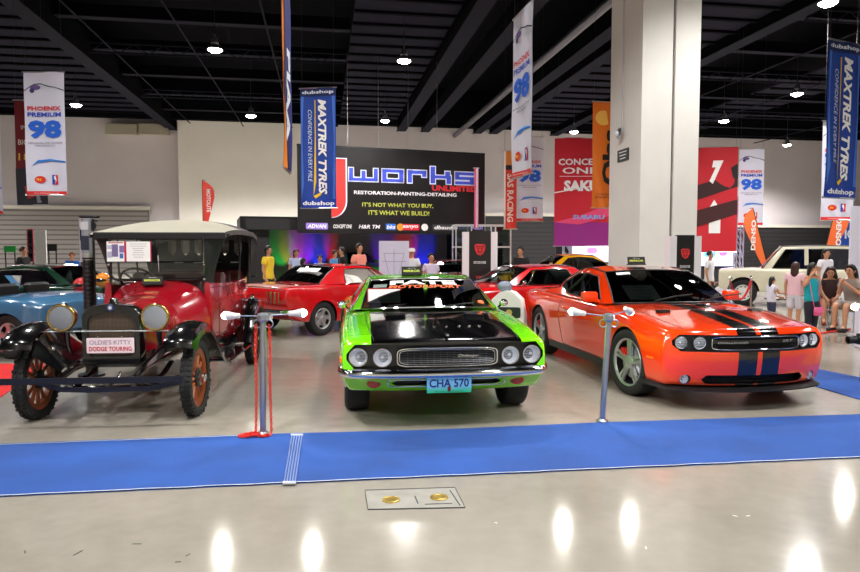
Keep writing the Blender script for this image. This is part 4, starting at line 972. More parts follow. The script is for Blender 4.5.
# ================================================================== antique touring car
MAROON = paint('maroon_paint', (165, 16, 34), rough=.2)
BLKEN = mat('black_enamel', (9, 9, 11), .18, 0, .8)
CANVAS = mat('roof_canvas', (178, 173, 156), .75, var=.05, vscale=3)
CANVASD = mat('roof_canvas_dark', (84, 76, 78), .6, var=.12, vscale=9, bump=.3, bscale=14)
CURT = mat('black_leathercloth', (20, 20, 22), .75, bump=.25, bscale=10)
BRASS = mat('brass', (212, 176, 96), .2, 1)
PANE = glass('clear_celluloid', (252, 250, 244), .96)
def antique():
    root = empty('antique_car', (-3.03, 6.33, 0), .080-pi/2, 'maroon antique touring car with grey canvas roof, black wings and wooden-spoked wheels', 'car')
    WR, WY = .365, .74
    for x, s in ((0, -1), (0, 1), (-2.95, -1), (-2.95, 1)):
        wheel(root, (x, s*WY, WR), WR, .115, .285, 'wood', s, tread=1)
    # chassis and axle
    mb = MB(); mb.tube([(-3.5, .38, .52), (-2.2, .38, .50), (.15, .33, .50), (.42, .33, .46), (.50, .33, .40)], .035, 8, flat=.7); mb.side('frame_rail', BLKEN, root)
    mb = MB(); mb.tube([(0, -.70, .37), (0, -.56, .36), (0, -.40, .27), (0, .40, .27), (0, .56, .36), (0, .70, .37)], .028, 8); mb.build('front_axle', BLKEN, root)
    mb = MB(); mb.tube([(-2.95, -.70, .365), (-2.95, .70, .365)], .045, 10); mb.sphere((-2.95, 0, .365), .13, 14); mb.build('rear_axle', BLKEN, root)
    mb = MB(); mb.tube([(-.15, -.62, .33), (-.15, .62, .33)], .014, 6); mb.build('tie_rod', BLKEN, root)
    mb = MB()
    for k in range(4):
        L = .50-.09*k; mb.tube([(-L, .36, .44-.0*k), (-L/2, .36, .36), (0, .36, .325-.014*k+.02), (L/2, .36, .36), (L, .36, .44)][(0 if k == 0 else 1):(5 if k == 0 else 4)], .014, 6, flat=2.2)
    mb.side('leaf_spring', BLKEN, root)
    # bumper: long flat bar and bowed bar below
    BARM = mat('bumper_bar', (30, 32, 44), .35, .3)
    mb = MB(); mb.ring_loft([[(.60+.012*q, y, .465-.028), (.60+.012, y, .465-.028), (.612, y, .465+.028), (.60, y, .465+.028)] for y in (-.80, 0, .80) for q in (0,)]); mb.build('bumper_bar', BARM, root, 30, fixn=True)
    mb = MB(); rings = []
    for y, z, x in ((-.46, .455, .57), (-.40, .43, .57), (-.24, .385, .58), (.0, .375, .58), (.50, .385, .58), (.68, .42, .57), (.78, .445, .57)):
        rings.append([(x, y, z-.022), (x+.012, y, z-.022), (x+.012, y, z+.022), (x, y, z+.022)])
    mb.ring_loft(rings); mb.build('lower_bumper_bar', BARM, root, 30, fixn=True)
    mb = MB(); mb.tube([(.45, .33, .47), (.58, .33, .46)], .02, 6); mb.side('bumper_bracket', BLKEN, root)
    mb = MB(); mb.tube([(.38, .18, .50), (.44, .16, .42), (.50, .12, .40), (.52, .05, .43)], .012, 6); mb.build('starting_crank', BLKEN, root)
    # radiator
    def arch(hw_, z0, z1, r, n=10):
        P = [(-hw_+.03, z0), (hw_-.03, z0), (hw_, z0+.04)]; P.append((hw_, z1-r))
        for k in range(1, n): a = pi/2*k/n; P.append((hw_-r+r*cos(a), z1-r+.8*r*sin(a)))
        P += [(0, z1-r*.2+.015)]
        for k in range(n-1, 0, -1): a = pi/2*k/n; P.append((-hw_+r-r*cos(a), z1-r+.8*r*sin(a)))
        P += [(-hw_, z1-r), (-hw_, z0+.04)]; return P
    o_, i_ = arch(.27, .50, 1.115, .15), arch(.215, .60, 1.03, .11)
    mb = MB(); n = len(o_); X = (.02, .10)
    vs = [(.10, a, b) for a, b in o_]+[(.115, a*.97, b-.004) for a, b in o_]+[(.115, a, b) for a, b in i_]+[(.08, a, b) for a, b in i_]+[(-.02, a, b) for a, b in o_]
    fs = []
    for j0, j1 in ((4, 0), (0, 1), (1, 2), (2, 3)): fs += [(j0*n+i, j0*n+(i+1) % n, j1*n+(i+1) % n, j1*n+i) for i in range(n)]
    mb.add(vs, fs); mb.build('radiator_shell', BLKEN, root, 40, fixn=True)
    def core(nt, b, tc):
        N, L = nt.nodes, nt.links
        br = N.new('ShaderNodeTexBrick'); br.offset = 0; br.inputs['Scale'].default_value = 1; br.inputs['Mortar Size'].default_value = .0022
        br.inputs['Brick Width'].default_value = .012; br.inputs['Row Height'].default_value = .012
        br.inputs['Color1'].default_value = (*lin((46, 38, 32)), 1); br.inputs['Color2'].default_value = (*lin((34, 28, 25)), 1); br.inputs['Mortar'].default_value = (*lin((104, 88, 72)), 1)
        sp = N.new('ShaderNodeSeparateXYZ'); cb = N.new('ShaderNodeCombineXYZ'); L.new(tc.outputs['Object'], sp.inputs[0]); L.new(sp.outputs[1], cb.inputs[0]); L.new(sp.outputs[2], cb.inputs[1]); L.new(cb.outputs[0], br.inputs[0]); L.new(br.outputs[0], b.inputs['Base Color'])
    mb = MB(); mb.prism(i_, .06, .085, axis='x'); mb.build('radiator_core', mat('radiator_mesh', (60, 50, 42), .5, .4, fn=core), root, 0, fixn=True)
    mb = MB(); mb.lathe([(.05, 1.075), (.05, 1.10), (.035, 1.11), (.035, 1.14), (.018, 1.15)], (.03, 0, 0), n=16); mb.build('radiator_cap', BLKEN, root)
    mb = MB(); mb.lathe([(.034, .112), (.034, .122), (.028, .125)], (0, 0, 1.062), 'x', 20); bo = mb.build('badge', mat('badge_blue', (30, 45, 95), .3), root)
    mb = MB()
    for a in (0, pi/3): mb.prism([(.022*cos(a+t), 1.062+.022*sin(a+t)) for t in (pi/2, pi/2+2*pi/3, pi/2+4*pi/3)], .125, .127, axis='x')
    mb.build('badge_star', WHITE, bo, 0)
    mb = MB(); mb.rbox((0, 0, 0), (.435, .145, .006), .008, M=Matrix(((0, 0, 1, .135), (1, 0, 0, 0), (0, 1, 0, .705), (0, 0, 0, 1)))); pl = mb.build('licence_plate', mat('plate_pink', (236, 214, 222), .5), root, label='pale pink plate with red lettering')
    PR = mat('plate_red', (196, 60, 80), .6); PG = mat('plate_lettering_grey', (150, 130, 150), .6)
    text_part('plate_name', "OLDIE'S KITTY", flatM((.139, 0, .737), (0, 1, 0), (0, 0, 1)), PG, pl, width=.38, height=.042)
    text_part('plate_caption', 'DODGE TOURING', flatM((.139, 0, .675), (0, 1, 0), (0, 0, 1)), PR, pl, width=.39, height=.042, bold=.02)
    for y in (-.11, .11):
        mb = MB(); mb.lathe([(.008, .136), (.006, .144)], (0, y, .79), 'x', 8); mb.build('plate_bolt', CHROME, pl)
    # headlights
    for s in (-1, 1):
        c = (.17, s*.425, .975); r = .115
        lamp(root, c, r, depth=.05, ring=BRASS, d=(1, 0, 0), refl=mat('old_reflector', (226, 230, 238), .3, .1))
        mb = MB(); mb.lathe([(r*1.1, .10), (r*1.08, .06), (r*.9, -.02), (r*.45, -.07), (.01, -.085)], (c[0]-.10+.0, c[1], c[2]), 'x', 24); mb.tube([(.07, s*.425, .87), (.05, s*.425, .70), (.05, s*.38, .55)], [.03, .022, .022], 8)
        mb.build('headlight_shell', BLKEN, root, 40)
    mb = MB(); mb.cyl((.16, -.60, .845), (.16, .60, .845), .006, n=6); mb.build('headlight_tie_bar', ALU, root)
    # bonnet and cowl
    def hs(x, hw_, zt, z0=.62, ex=2.6, n=12):
        P = []
        for k in range(2*n+1):
            a = pi*k/(2*n); c, sn = cos(a), sin(a)
            P.append((x, hw_*(abs(c)**(2/ex))*(1 if c >= 0 else -1), z0+(zt-z0)*(sn**(2/ex))))
        return P
    mb = MB(); mb.ring_loft([hs(-.03, .26, 1.09), hs(-.4, .32, 1.11), hs(-.78, .39, 1.135)], 0); bn = mb.build('bonnet', MAROON, root, 35, fixn=True)
    mb = MB()
    for k in range(9): mb.rbox((0, 0, 0), (.16, .012, .02), .004, M=Matrix.Translation((-.16-.06*k, .315+.028*k/4, .83)) @ Matrix.Rotation(pi/2, 4, 'Y'))
    mb.side('bonnet_louvres', MAROON, root)
    mb = MB(); mb.ring_loft([hs(-.78, .395, 1.14, .55), hs(-.95, .47, 1.175, .52), hs(-1.12, .56, 1.235, .50, 3), hs(-1.28, .60, 1.255, .50, 3.4)], 0); mb.build('cowl', MAROON, root, 40, fixn=True)
    # tub (open)
    def tub(x, hw_, zt, zb=.50, t=.03): return [(x, -hw_+.06, zb), (x, -hw_, zb+.12), (x, -hw_-.01, (zb+zt)/2+.1), (x, -hw_+.02, zt), (x, -hw_+.055, zt+.012), (x, -hw_+.08, zt-.01), (x, -hw_+.07, zb+.05), (x, hw_-.07, zb+.05), (x, hw_-.08, zt-.01), (x, hw_-.055, zt+.012), (x, hw_-.02, zt), (x, hw_+.01, (zb+zt)/2+.1), (x, hw_, zb+.12), (x, hw_-.06, zb)]
    mb = MB(); mb.ring_loft([tub(-1.26, .60, 1.225), tub(-1.6, .64, 1.20), tub(-2.2, .67, 1.18), (tub(-2.9, .67, 1.20)), tub(-3.3, .62, 1.23), tub(-3.48, .52, 1.24, .56), tub(-3.52, .46, 1.24, .58)], 0, True); mb.build('body', MAROON, root, 40, fixn=True)
    mb = MB(); mb.rbox((-3.49, 0, .90), (.08, .98, .66), .03); mb.build('rear_panel', MAROON, root)
    for x0, x1 in ((-1.38, -1.86), (-2.06, -2.56)):
        for s in (-1, 1):
            mb = MB(); P = []
            for x, z in ((x0, .60), (x0, 1.17), (x1, 1.165), (x1, .60)):
                P.append((x, s*(.655 if x > -2 else .685), z))
            for a, b in zip(P, P[1:]+P[:1]): mb.cyl(a, b, .004, n=4)
            mb.tube([(x1+.06, s*.70, 1.0), (x1+.13, s*.705, 1.0)], .009, 6); mb.build('door_edge', BLACKP, root)
    for x, nm in ((-1.75, 'front_seat'), (-2.85, 'rear_seat')):
        mb = MB(); mb.rbox((x, 0, .82), (.5, 1.14, .18), .05); M = Matrix.Translation((x-.32, 0, 1.06)) @ Matrix.Rotation(-.2, 4, 'Y'); mb.rbox((0, 0, 0), (.15, 1.16, .52), .06, M=M)
        for k in range(9): mb.rbox((.065, -.5+.125*k, 0), (.03, .09, .44), .02, M=M)
        mb.build(nm, mat('dark_red_leather', (62, 14, 16), .4), root, 45)
    mb = MB(); M = Matrix.Translation((-1.50, -.30, 1.24)) @ Matrix.Rotation(-.85, 4, 'Y')
    mb.tube([M @ Vector((.20*cos(2*pi*k/28), .20*sin(2*pi*k/28), 0)) for k in range(28)], .014, 8, closed=True)
    for k in range(4): a = pi/4+pi/2*k; mb.cyl(M @ Vector((0, 0, -.03)), M @ Vector((.2*cos(a), .2*sin(a), 0)), .009)
    mb.cyl(M @ Vector((0, 0, 0)), M @ Vector((0, 0, -.6)), .018); mb.build('steering_wheel', BLKEN, root, 45)
    # wings
    def wing(path, y0, y1, name, crown=.05, front=False, mir=True):
        P = crom([(x, 0, z) for x, z in path], 6); mb = MB(); rings = []
        for i, p in enumerate(P):
            t = (P[min(i+1, len(P)-1)]-P[max(i-1, 0)]).normalized(); nrm = Vector((t.z, 0, -t.x)); nrm = nrm if nrm.z > 0 or (i < 4) else -nrm
            if front and nrm.x < 0 and i < 6: nrm = -nrm
            ring = []
            for k in range(11):
                u = k/10; y = y0+(y1-y0)*u; h = crown*(1-(2*u-1)**2)-.07*(u > .95)-.0
                ring.append(p+nrm*h+Vector((0, y, 0)))
            for k in range(10, -1, -1):
                u = k/10; y = y0+(y1-y0)*u; h = crown*(1-(2*u-1)**2)-.07*(u > .95)-.012; ring.append(p+nrm*h+Vector((0, y, 0)))
            rings.append(ring)
        mb.ring_loft(rings); return mb.side(name, BLKEN, root, 40)
    wing([(.43, .71), (.40, .78), (.27, .85), (.03, .885), (-.22, .84), (-.45, .70), (-.70, .50), (-.95, .38), (-1.12, .36)], .57, .86, 'front_wing', .045, True)
    wing([(-2.30, .36), (-2.46, .50), (-2.58, .70), (-2.76, .84), (-3.0, .88), (-3.24, .80), (-3.40, .62), (-3.46, .46)], .60, .87, 'rear_wing', .045)
    # inner valance between wing and frame
    mb = MB(); top = crom([(.40, .585, .66), (.22, .58, .82), (-.1, .58, .86), (-.45, .58, .72), (-.8, .58, .48)], 5); bot = crom([(.36, .36, .50), (.2, .34, .55), (-.1, .34, .56), (-.45, .36, .55), (-.8, .40, .50)], 5)
    mb.grid(lambda u, v: polyl(top, u)*(1-v)+polyl(bot, u)*v, 20, 4); mb.side('wing_valance', BLKEN, root)
    mb = MB(); mb.rbox((-1.72, .72, .345), (1.24, .27, .03), .02); mb.side('running_board', BLKEN, root)
    mb = MB(); mb.grid(lambda u, v: Vector((-1.1-1.3*u, .60, .36+.20*v)), 6, 1); mb.side('running_board_valance', BLKEN, root)
    # windscreen
    zb, zt_, hw_, xb = 1.262, 1.745, .52, -1.25
    for nm, a, b in (('windscreen_glass', zb+.02, 1.46), ('windscreen_glass', 1.475, zt_)):
        mb = MB(); mb.box((xb-.03*(a > 1.4), 0, (a+b)/2), (.006, 2*hw_-.04, b-a)); mb.build(nm, glass('clear_pane', (250, 252, 250), .97), root, 0)
    mb = MB(); L = [(xb, -hw_, zt_+.02), (xb, -hw_, zb+.06), (xb, -hw_+.03, zb+.015), (xb, -hw_+.08, zb), (xb, hw_-.08, zb), (xb, hw_-.03, zb+.015), (xb, hw_, zb+.06), (xb, hw_, zt_+.02)]
    mb.tube(L, .017, 8); mb.tube([(xb-.015, -hw_, 1.468), (xb-.015, hw_, 1.468)], .006, 6); mb.build('windscreen_frame', BLKEN, root, 50)
    for s in (-1, 1):
        for z in (1.44, zb+.01):
            mb = MB(); mb.lathe([(.016, .0), (.016, .02), (.008, .028)], (xb+.01, s*(hw_+.01), z), 'x', 12); mb.build('windscreen_knob', CHROME, root)
        mb = MB(); rings = []
        for k in range(9):
            t = k/8; z = 1.79-.60*t; y0 = hw_-.01+.00*t; y1 = .79-.22*t**.6 if t < .98 else .60
            x0 = xb+.005; rings.append([(x0, s*y0, z), (x0-.05, s*(y0*.5+y1*.5), z), (x0-.16, s*y1, z), (x0-.17, s*y1, z), (x0-.07, s*(y0*.5+y1*.5)-s*.01, z), (x0-.012, s*y0, z)])
        mb.ring_loft(rings); mb.build('side_curtain', CURT, root, 40, fixn=True)
    # folding roof
    def rs(x, hw_, ze, zt, drop=.0, n=16):
        P = []
        for k in range(n+1):
            u = -1+2*k/n; P.append((x, hw_*sin(u*pi/2) if False else hw_*u, ze+(zt-ze)*(1-abs(u)**2.6)))
        return P
    sec = [(-1.25, .74, 1.79, 1.80), (-1.38, .745, 1.81, 1.86), (-1.6, .75, 1.83, 1.93), (-1.9, .755, 1.845, 1.965), (-2.25, .76, 1.85, 1.99)]
    sec2 = [(-2.25, .76, 1.85, 1.99), (-2.95, .765, 1.84, 2.0), (-3.2, .765, 1.79, 1.955), (-3.42, .74, 1.745, 1.87), (-3.52, .72, 1.67, 1.74), (-3.56, .70, 1.52, 1.56)]
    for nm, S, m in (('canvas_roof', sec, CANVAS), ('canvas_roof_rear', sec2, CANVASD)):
        mb = MB(); rings = []
        for x, h, a, b in S: T = rs(x, h, a, b); rings.append(T+[(x, y, z-.012) for x, y, z in reversed(T)])
        mb.ring_loft(rings); mb.build(nm, m, root, 60, fixn=True)
    mb = MB(); rings = []  # black valance round the roof edge
    for x, h, a, b in sec[:]+sec2[1:4]: rings.append([(x, h+.008, a+.01), (x, h+.012, a-.05), (x, h-.004, a-.05), (x, h-.004, a+.005)])
    mb.ring_loft(rings); mb.side('roof_side_valance', CANVASD, root)
    mb = MB(); mb.rbox((-1.26, .03, 1.765), (.05, 1.47, .085), .02); mb.build('roof_front_bow', CURT, root)
    for x in (-2.1, -2.75):
        mb = MB(); mb.tube([(x, -.74, 1.22), (x-.02*0, -.76, 1.6), (x, -.75, 1.80), (x, -.4, 1.91), (x, 0, 1.93), (x, .4, 1.91), (x, .75, 1.80), (x, .76, 1.6), (x, .74, 1.22)], .014, 6); mb.build('roof_bow', BLKEN, root)
    # rear curtain with small panes
    mb = MB(); WN = [(-.52, .10), (-.31, .10), (-.10, .10), (.11, .10), (.32, .10), (.50, .06)]
    wz0, wz1 = 1.555, 1.755; ys = [-.70]
    ws = [(-.56+.19*k, -.56+.19*k+.115) for k in range(6)]
    def panel(y0, y1, z0, z1): mb.box((-3.50, (y0+y1)/2, (z0+z1)/2), (.02, y1-y0, z1-z0))
    panel(-.70, .70, 1.20, wz0-.035); panel(-.72, .72, wz1, 1.86)
    prev = -.72
    for a, b in ws:
        panel(prev, a, wz0-.035, wz1); prev = b
        m_ = (a+b)/2; mb.prism([(a, wz0-.035), (m_, wz0-.035), (a, wz0+.02)], -3.51, -3.49, axis='x'); mb.prism([(m_, wz0-.035), (b, wz0-.035), (b, wz0+.02)], -3.51, -3.49, axis='x')
    panel(prev, .72, wz0-.035, wz1); mb.build('rear_curtain', CURT, root, 0)
    for a, b in ws:
        mb = MB(); mb.box((-3.50, (a+b)/2, (wz0+wz1)/2-.01), (.004, b-a, wz1-wz0+.03)); mb.build('rear_pane', PANE, root, 0)
    for s in (-1, 1):
        mb = MB(); mb.add([(-3.50, s*.71, 1.22), (-3.50, s*.74, 1.80), (-2.85, s*.765, 1.82), (-3.05, s*.72, 1.4), (-3.0, s*.66, 1.22), (-3.49, s*.70, 1.22), (-3.49, s*.73, 1.80), (-2.85, s*.755, 1.82), (-3.05, s*.71, 1.4), (-3.0, s*.65, 1.22)], [(0, 1, 2, 3, 4), (5, 6, 7, 8, 9)]); mb.build('quarter_curtain', CURT, root, 0)
    # folded roof irons with bright tips seen inside
    for k in range(4):
        mb = MB(); mb.box((-3.46, -.40+.27*k, 1.42), (.02, .12, .012)); mb.build('curtain_strap', WHITE, root)
    return root
old = antique()
def posted(car, loc, w, h, label, name='paper_sign', edge=None, tilt=0, panels=None):
    M = car.matrix_basis; e = empty(name, M @ Vector(loc), car.rotation_euler[2]+pi/2); tag(e, label, 'sign')
    mb = MB(); mb.box((0, 0, h/2), (w, .004, h)); mb.build('sheet', PAPER, e)
    if edge:
        mb = MB(); mb.box((-w/2-.012, 0, h/2), (.024, .006, h)); mb.build('edge_strip', edge, e)
        mb = MB(); mb.box((w/2+.006, 0, h/2), (.012, .006, h)); mb.build('edge_strip', edge, e)
    if panels:
        for x, z, a, b, c in panels:
            mb = MB(); mb.box((x*w, -.003, z*h), (a*w, .002, b*h)); mb.build('picture', mat('pic%d_%d_%d' % c, c, .6), e)
    else:
        mb = MB()
        for k in range(7): mb.box((0, -.003, h*(.88-.11*k)), (w*(.7 if k in (0, 1) else .4+.06*(k % 3)), .001, h*.02))
        mb.build('text_lines', mat('grey_ink', (150, 150, 155), .8), e)
    return e
CR = mat('sign_crimson', (190, 30, 70), .6)
posted(old, (-1.16, -.175, 1.475), .26, .225, 'white printed notice with crimson side strips in the windscreen of the antique car', edge=CR)
posted(old, (-1.16, -.42, 1.475), .20, .225, 'notice with small photographs beside the white one in the windscreen of the antique car', name='photo_notice',
       panels=[(-.32, .72, .3, .2, (196, 190, 215)), (-.05, .55, .34, .62, (120, 105, 150)), (.32, .62, .26, .35, (130, 110, 170)), (.30, .28, .2, .25, (60, 110, 190)), (-.34, .35, .26, .3, (180, 176, 205)), (0, .94, .8, .05, (190, 60, 80))])
roof_sign(old, (-1.02, 0.02, 1.215), 'small black plaque standing on the cowl of the antique car', w=.22, h=.09)
# ================================================================== people
def person(pos, rz, label, ht=1.65, shirt=(200, 200, 200), legs=(40, 42, 50), hair=(18, 14, 14), long=0, skin=(196, 140, 108), pose='stand', arms=None, lean=0, head_turn=0, sleeve=.5, skirt=False, bag=None, glasses=False, shoe=(40, 30, 30), cap=None, z0=0, shorts=False, top_mat=None, vol=1):
    k = ht/1.72; e = empty('person', (pos[0], pos[1], z0), rz, label, 'person', 'visitors in the hall')
    J = {}; sit = pose == 'sit'; ph = .50 if sit else .93
    def T(p):  # lean the upper body forward
        z = p[2]-ph; return (p[0], p[1]*cos(lean)-z*sin(lean), ph+z*cos(lean)+p[1]*sin(lean))
    J['pelvis'] = ((0, 0, ph), .125); J['spine'] = (T((0, .01, ph+.19)), .11); J['chest'] = (T((0, 0, ph+.37)), .125); J['neck'] = (T((0, .0, ph+.52)), .055)
    J['throat'] = (T((0, -.01, ph+.58)), .048); J['jaw'] = (T((0, -.03, ph+.625)), .066); J['skull'] = (T((0, -.02, ph+.70)), .088); J['crown'] = (T((0, -.005, ph+.765)), .055)
    E = [('pelvis', 'spine'), ('spine', 'chest'), ('chest', 'neck'), ('neck', 'throat'), ('throat', 'jaw'), ('jaw', 'skull'), ('skull', 'crown')]
    arms = arms or {}
    for s, n in ((-1, 'l'), (1, 'r')):
        sh = T((s*.165, 0, ph+.465)); el, wr = arms.get(n, ((s*.215, .03, ph+.20), (s*.22, -.04, ph-.03)))
        J['sh'+n] = (sh, .058); J['el'+n] = (el, .041); J['wr'+n] = (wr, .027)
        d = (Vector(wr)-Vector(el)).normalized(); pm = Vector(wr)+d*.055; J['pm'+n] = (tuple(pm), .030); E += [('chest', 'sh'+n), ('sh'+n, 'el'+n), ('el'+n, 'wr'+n), ('wr'+n, 'pm'+n)]
        side = d.cross(Vector((s, 0, 0))); side = side.normalized() if side.length > .1 else Vector((0, -1, 0))
        for q, (o_, L) in enumerate(((-.027, .058), (-.009, .070), (.009, .066), (.026, .05))):
            a = pm+side*o_+d*.03; b = a+d*L*.6+Vector((-s*.008, 0, 0)); c = b+d*L*.5+Vector((-s*.018, 0, 0))
            J['f%s%d' % (n, q)] = (tuple(a), .010); J['g%s%d' % (n, q)] = (tuple(b), .009); J['h%s%d' % (n, q)] = (tuple(c), .007); E += [('pm'+n, 'f%s%d' % (n, q)), ('f%s%d' % (n, q), 'g%s%d' % (n, q)), ('g%s%d' % (n, q), 'h%s%d' % (n, q))]
        a = pm-side*.035; b = a-side*.02+d*.04; J['t'+n] = (tuple(a), .011); J['u'+n] = (tuple(b), .009); E += [('pm'+n, 't'+n), ('t'+n, 'u'+n)]
        J['hip'+n] = ((s*.09, 0, ph-.04), .098)
        if sit: J['kn'+n] = ((s*.10, -.44, ph+.02), .062); J['an'+n] = ((s*.10, -.46, .09), .038); J['to'+n] = ((s*.11, -.62, .035), .032)
        else: J['kn'+n] = ((s*.10, -.02, .49), .060); J['an'+n] = ((s*.10, .02, .085), .038); J['to'+n] = ((s*.115, -.13, .03), .032)
        E += [('pelvis', 'hip'+n), ('hip'+n, 'kn'+n), ('kn'+n, 'an'+n), ('an'+n, 'to'+n)]
    def grow(name, keys, edges, m, infl=0, sub=2, root='pelvis', parent=None, rs=None):
        idx = {q: i for i, q in enumerate(keys)}; me = bpy.data.meshes.new(name)
        me.from_pydata([tuple(Vector(J[q][0])*k) for q in keys], [(idx[a], idx[b]) for a, b in edges if a in idx and b in idx], [])
        o = bpy.data.objects.new(name, me); COL.objects.link(o); md = o.modifiers.new('s', 'SKIN'); sv = me.skin_vertices[0].data
        for q, i in idx.items():
            r = (J[q][1]+infl)*k; r = rs[q]*k if rs and q in rs else r
            ax = 1.28 if q in ('chest', 'spine', 'pelvis', 'waist', 'high') else 1
            sv[i].radius = (r*ax, r*.86) if ax > 1 else (r, r); sv[i].use_root = (q == root)
        md.use_smooth_shade = True; s2 = o.modifiers.new('d', 'SUBSURF'); s2.levels = s2.render_levels = sub
        apply_mods(o); o.data.materials.append(m); o.parent = parent or e
        o.data.polygons.foreach_set('use_smooth', [True]*len(o.data.polygons)); return o
    SK = mat('skin_%d' % skin[0], skin, .5)
    body = grow('body', list(J), E, SK)
    up = ['pelvis', 'spine', 'chest', 'shl', 'shr']+(['ell', 'elr'] if sleeve > .3 else [])+(['wrl', 'wrr'] if sleeve > .9 else [])
    if .3 < sleeve <= .9:
        for n in 'lr': a, b = Vector(J['sh'+n][0]), Vector(J['el'+n][0]); J['sl'+n] = (tuple(a.lerp(b, .62)), .05)
        up = ['pelvis', 'spine', 'chest', 'shl', 'shr', 'sll', 'slr']; E2 = E+[('shl', 'sll'), ('shr', 'slr')]
    else: E2 = E
    J['waist'] = ((0, 0, ph-.10), .128); J['high'] = (T((0, 0, ph+.12)), .112); E2 = E2+[('pelvis', 'waist')]; E = E+[('pelvis', 'high')]; up.append('waist')
    J['nk'] = (T((0, 0, ph+.49)), .06); E2 = E2+[('chest', 'nk')]; up.append('nk')
    grow('top', up, E2, top_mat or mat('cloth_%d_%d_%d' % shirt, shirt, .85), .027, root='chest')
    CL = mat('cloth_%d_%d_%d' % legs, legs, .85)
    lg = ['pelvis', 'high', 'hipl', 'hipr', 'knl', 'knr']+([] if (skirt or shorts) else ['anl', 'anr'])
    if not (skirt or shorts): pass
    grow('skirt' if skirt else ('shorts' if shorts else 'trousers'), lg, E, CL, .014 if not skirt else .026)
    for n in 'lr':
        a, t = Vector(J['an'+n][0]), Vector(J['to'+n][0]); mb = MB(); mb.rbox(((a.x+t.x)/2*k, ((a.y+t.y)/2+.01)*k, .045*k), (.085*k, .25*k, .08*k), .035*k); mb.build('shoe', mat('shoe_%d' % shoe[0], shoe, .5), e, 50)
    # head details
    hc = Vector(J['skull'][0]); R = Matrix.Translation(hc*k) @ Matrix.Rotation(head_turn, 4, 'Z') @ Matrix.Rotation(lean*.8, 4, 'X')
    HM = mat('hair_%d_%d' % hair[:2], hair, .45)
    mb = MB(); mb.sphere((0, -.106*k, -.022*k), (.012*k, .016*k, .02*k), 8, M=R); mb.build('nose', SK, body, 60)
    for s in (-1, 1): mb = MB(); mb.sphere((s*.088*k, .0, -.02*k), (.012*k, .02*k, .03*k), 8, M=R); mb.build('ear', SK, body, 60)
    for s in (-1, 1): mb = MB(); mb.sphere((s*.032*k, -.083*k, .0), (.015*k, .008*k, .008*k), 8, M=R); mb.sphere((s*.034*k, -.082*k, .022*k), (.02*k, .008*k, .004*k), 6, M=R); mb.build('eye', BLACKP, body, 60)
    mb = MB(); mb.sphere((0, -.088*k, -.062*k), (.024*k, .010*k, .008*k), 8, M=R); mb.build('lips', mat('lips', (150, 70, 66), .5), body, 60)
    if not cap or long:
        mb = MB(); rings = []
        for j in range(9):
            a = j/8*pi*.60; rad, zz = sin(a)*1.0, cos(a)
            rings.append([R @ Vector((.100*k*max(rad, .02)*cos(t), (.012+.104*max(rad, .02)*sin(t))*k, (.004+.112*zz)*k)) + Vector((0, 0, 0)) for t in [2*pi*q/20 for q in range(20)]])
        # keep the face open: pull front ring points up
        for j, rg in enumerate(rings):
            for q, t in enumerate([2*pi*q/20 for q in range(20)]):
                if sin(t) < -.35 and j > 3: rg[q] = rings[3][q]+Vector((0, 0, -.002*(j-3)))
        mb.ring_loft(rings)
        if long:
            rings = []
            for j in range(7):
                t_ = j/6; y = .055+.03*sin(t_*3); z = .02-long*t_; w_ = .095*(1-.35*t_)*(1+(vol-1)*sin(min(1, t_*1.6)*pi/2))
                rings.append([R @ Vector((w_*k*cos(a), (y+.05*(1-.4*t_)*sin(a))*k, z*k)) for a in [2*pi*q/14 for q in range(14)]])
            mb.ring_loft(rings)
        mb.build('hair', HM, body, 60)
    if cap:
        mb = MB(); mb.lathe([(.102*k, .01*k), (.105*k, .05*k), (.08*k, .10*k), (.02*k, .118*k)], n=20, M=R); mb.rbox((0, -.13*k, .02*k), (.13*k, .12*k, .012*k), .05*k, M=R); mb.build('cap', mat('cap_%d' % cap[0], cap, .8), e, 50)
    if glasses:
        mb = MB()
        for s in (-1, 1): mb.tube([R @ Vector((s*.034*k+.022*k*cos(a), -.098*k, .0+.016*k*sin(a))) for a in [2*pi*q/12 for q in range(12)]], .003*k, 5, closed=True)
        mb.build('glasses', BLACKP, e)
    return e
def P(px, Y): p = at(px, 249, Y); return (p.x, p.y)
# ================================================================== carpets, floor fittings
def gpt(px, py): p = gp(px, py); return (p.x, p.y)
def ext(a, b, t): return (a[0]+(b[0]-a[0])*t, a[1]+(b[1]-a[1])*t)
nl, nr, fl, fr = gpt(0, 497), gpt(860, 458), gpt(0, 446), gpt(860, 416)
m1 = gpt(600, 423.5)
carpet('blue_carpet', [ext(nl, nr, -.35), ext(nl, nr, .30), ext(nl, nr, .66), ext(nl, nr, 1.35), ext(fl, fr, 1.35), m1, gpt(430, 431), gpt(270, 435), ext(fl, fr, -.35)], (24, 76, 158), 'long blue carpet strip laid across the floor in front of the three cars')
a, b, c, d = gpt(803, 383), gpt(860, 400), gpt(860, 378), gpt(815, 369)
carpet('blue_carpet', [a, b, ext(a, b, 2.2), ext(d, c, 2.2), c, d], (24, 76, 158), 'short blue carpet piece on the floor behind the nose of the orange car', .010)
carpet('red_carpet', [gpt(0, 398), gpt(14, 388), (-5.25, 9.2), (-12, 9.2), (-12, 6.8)], (214, 20, 22), 'red carpet on the floor left of the antique car', .008)
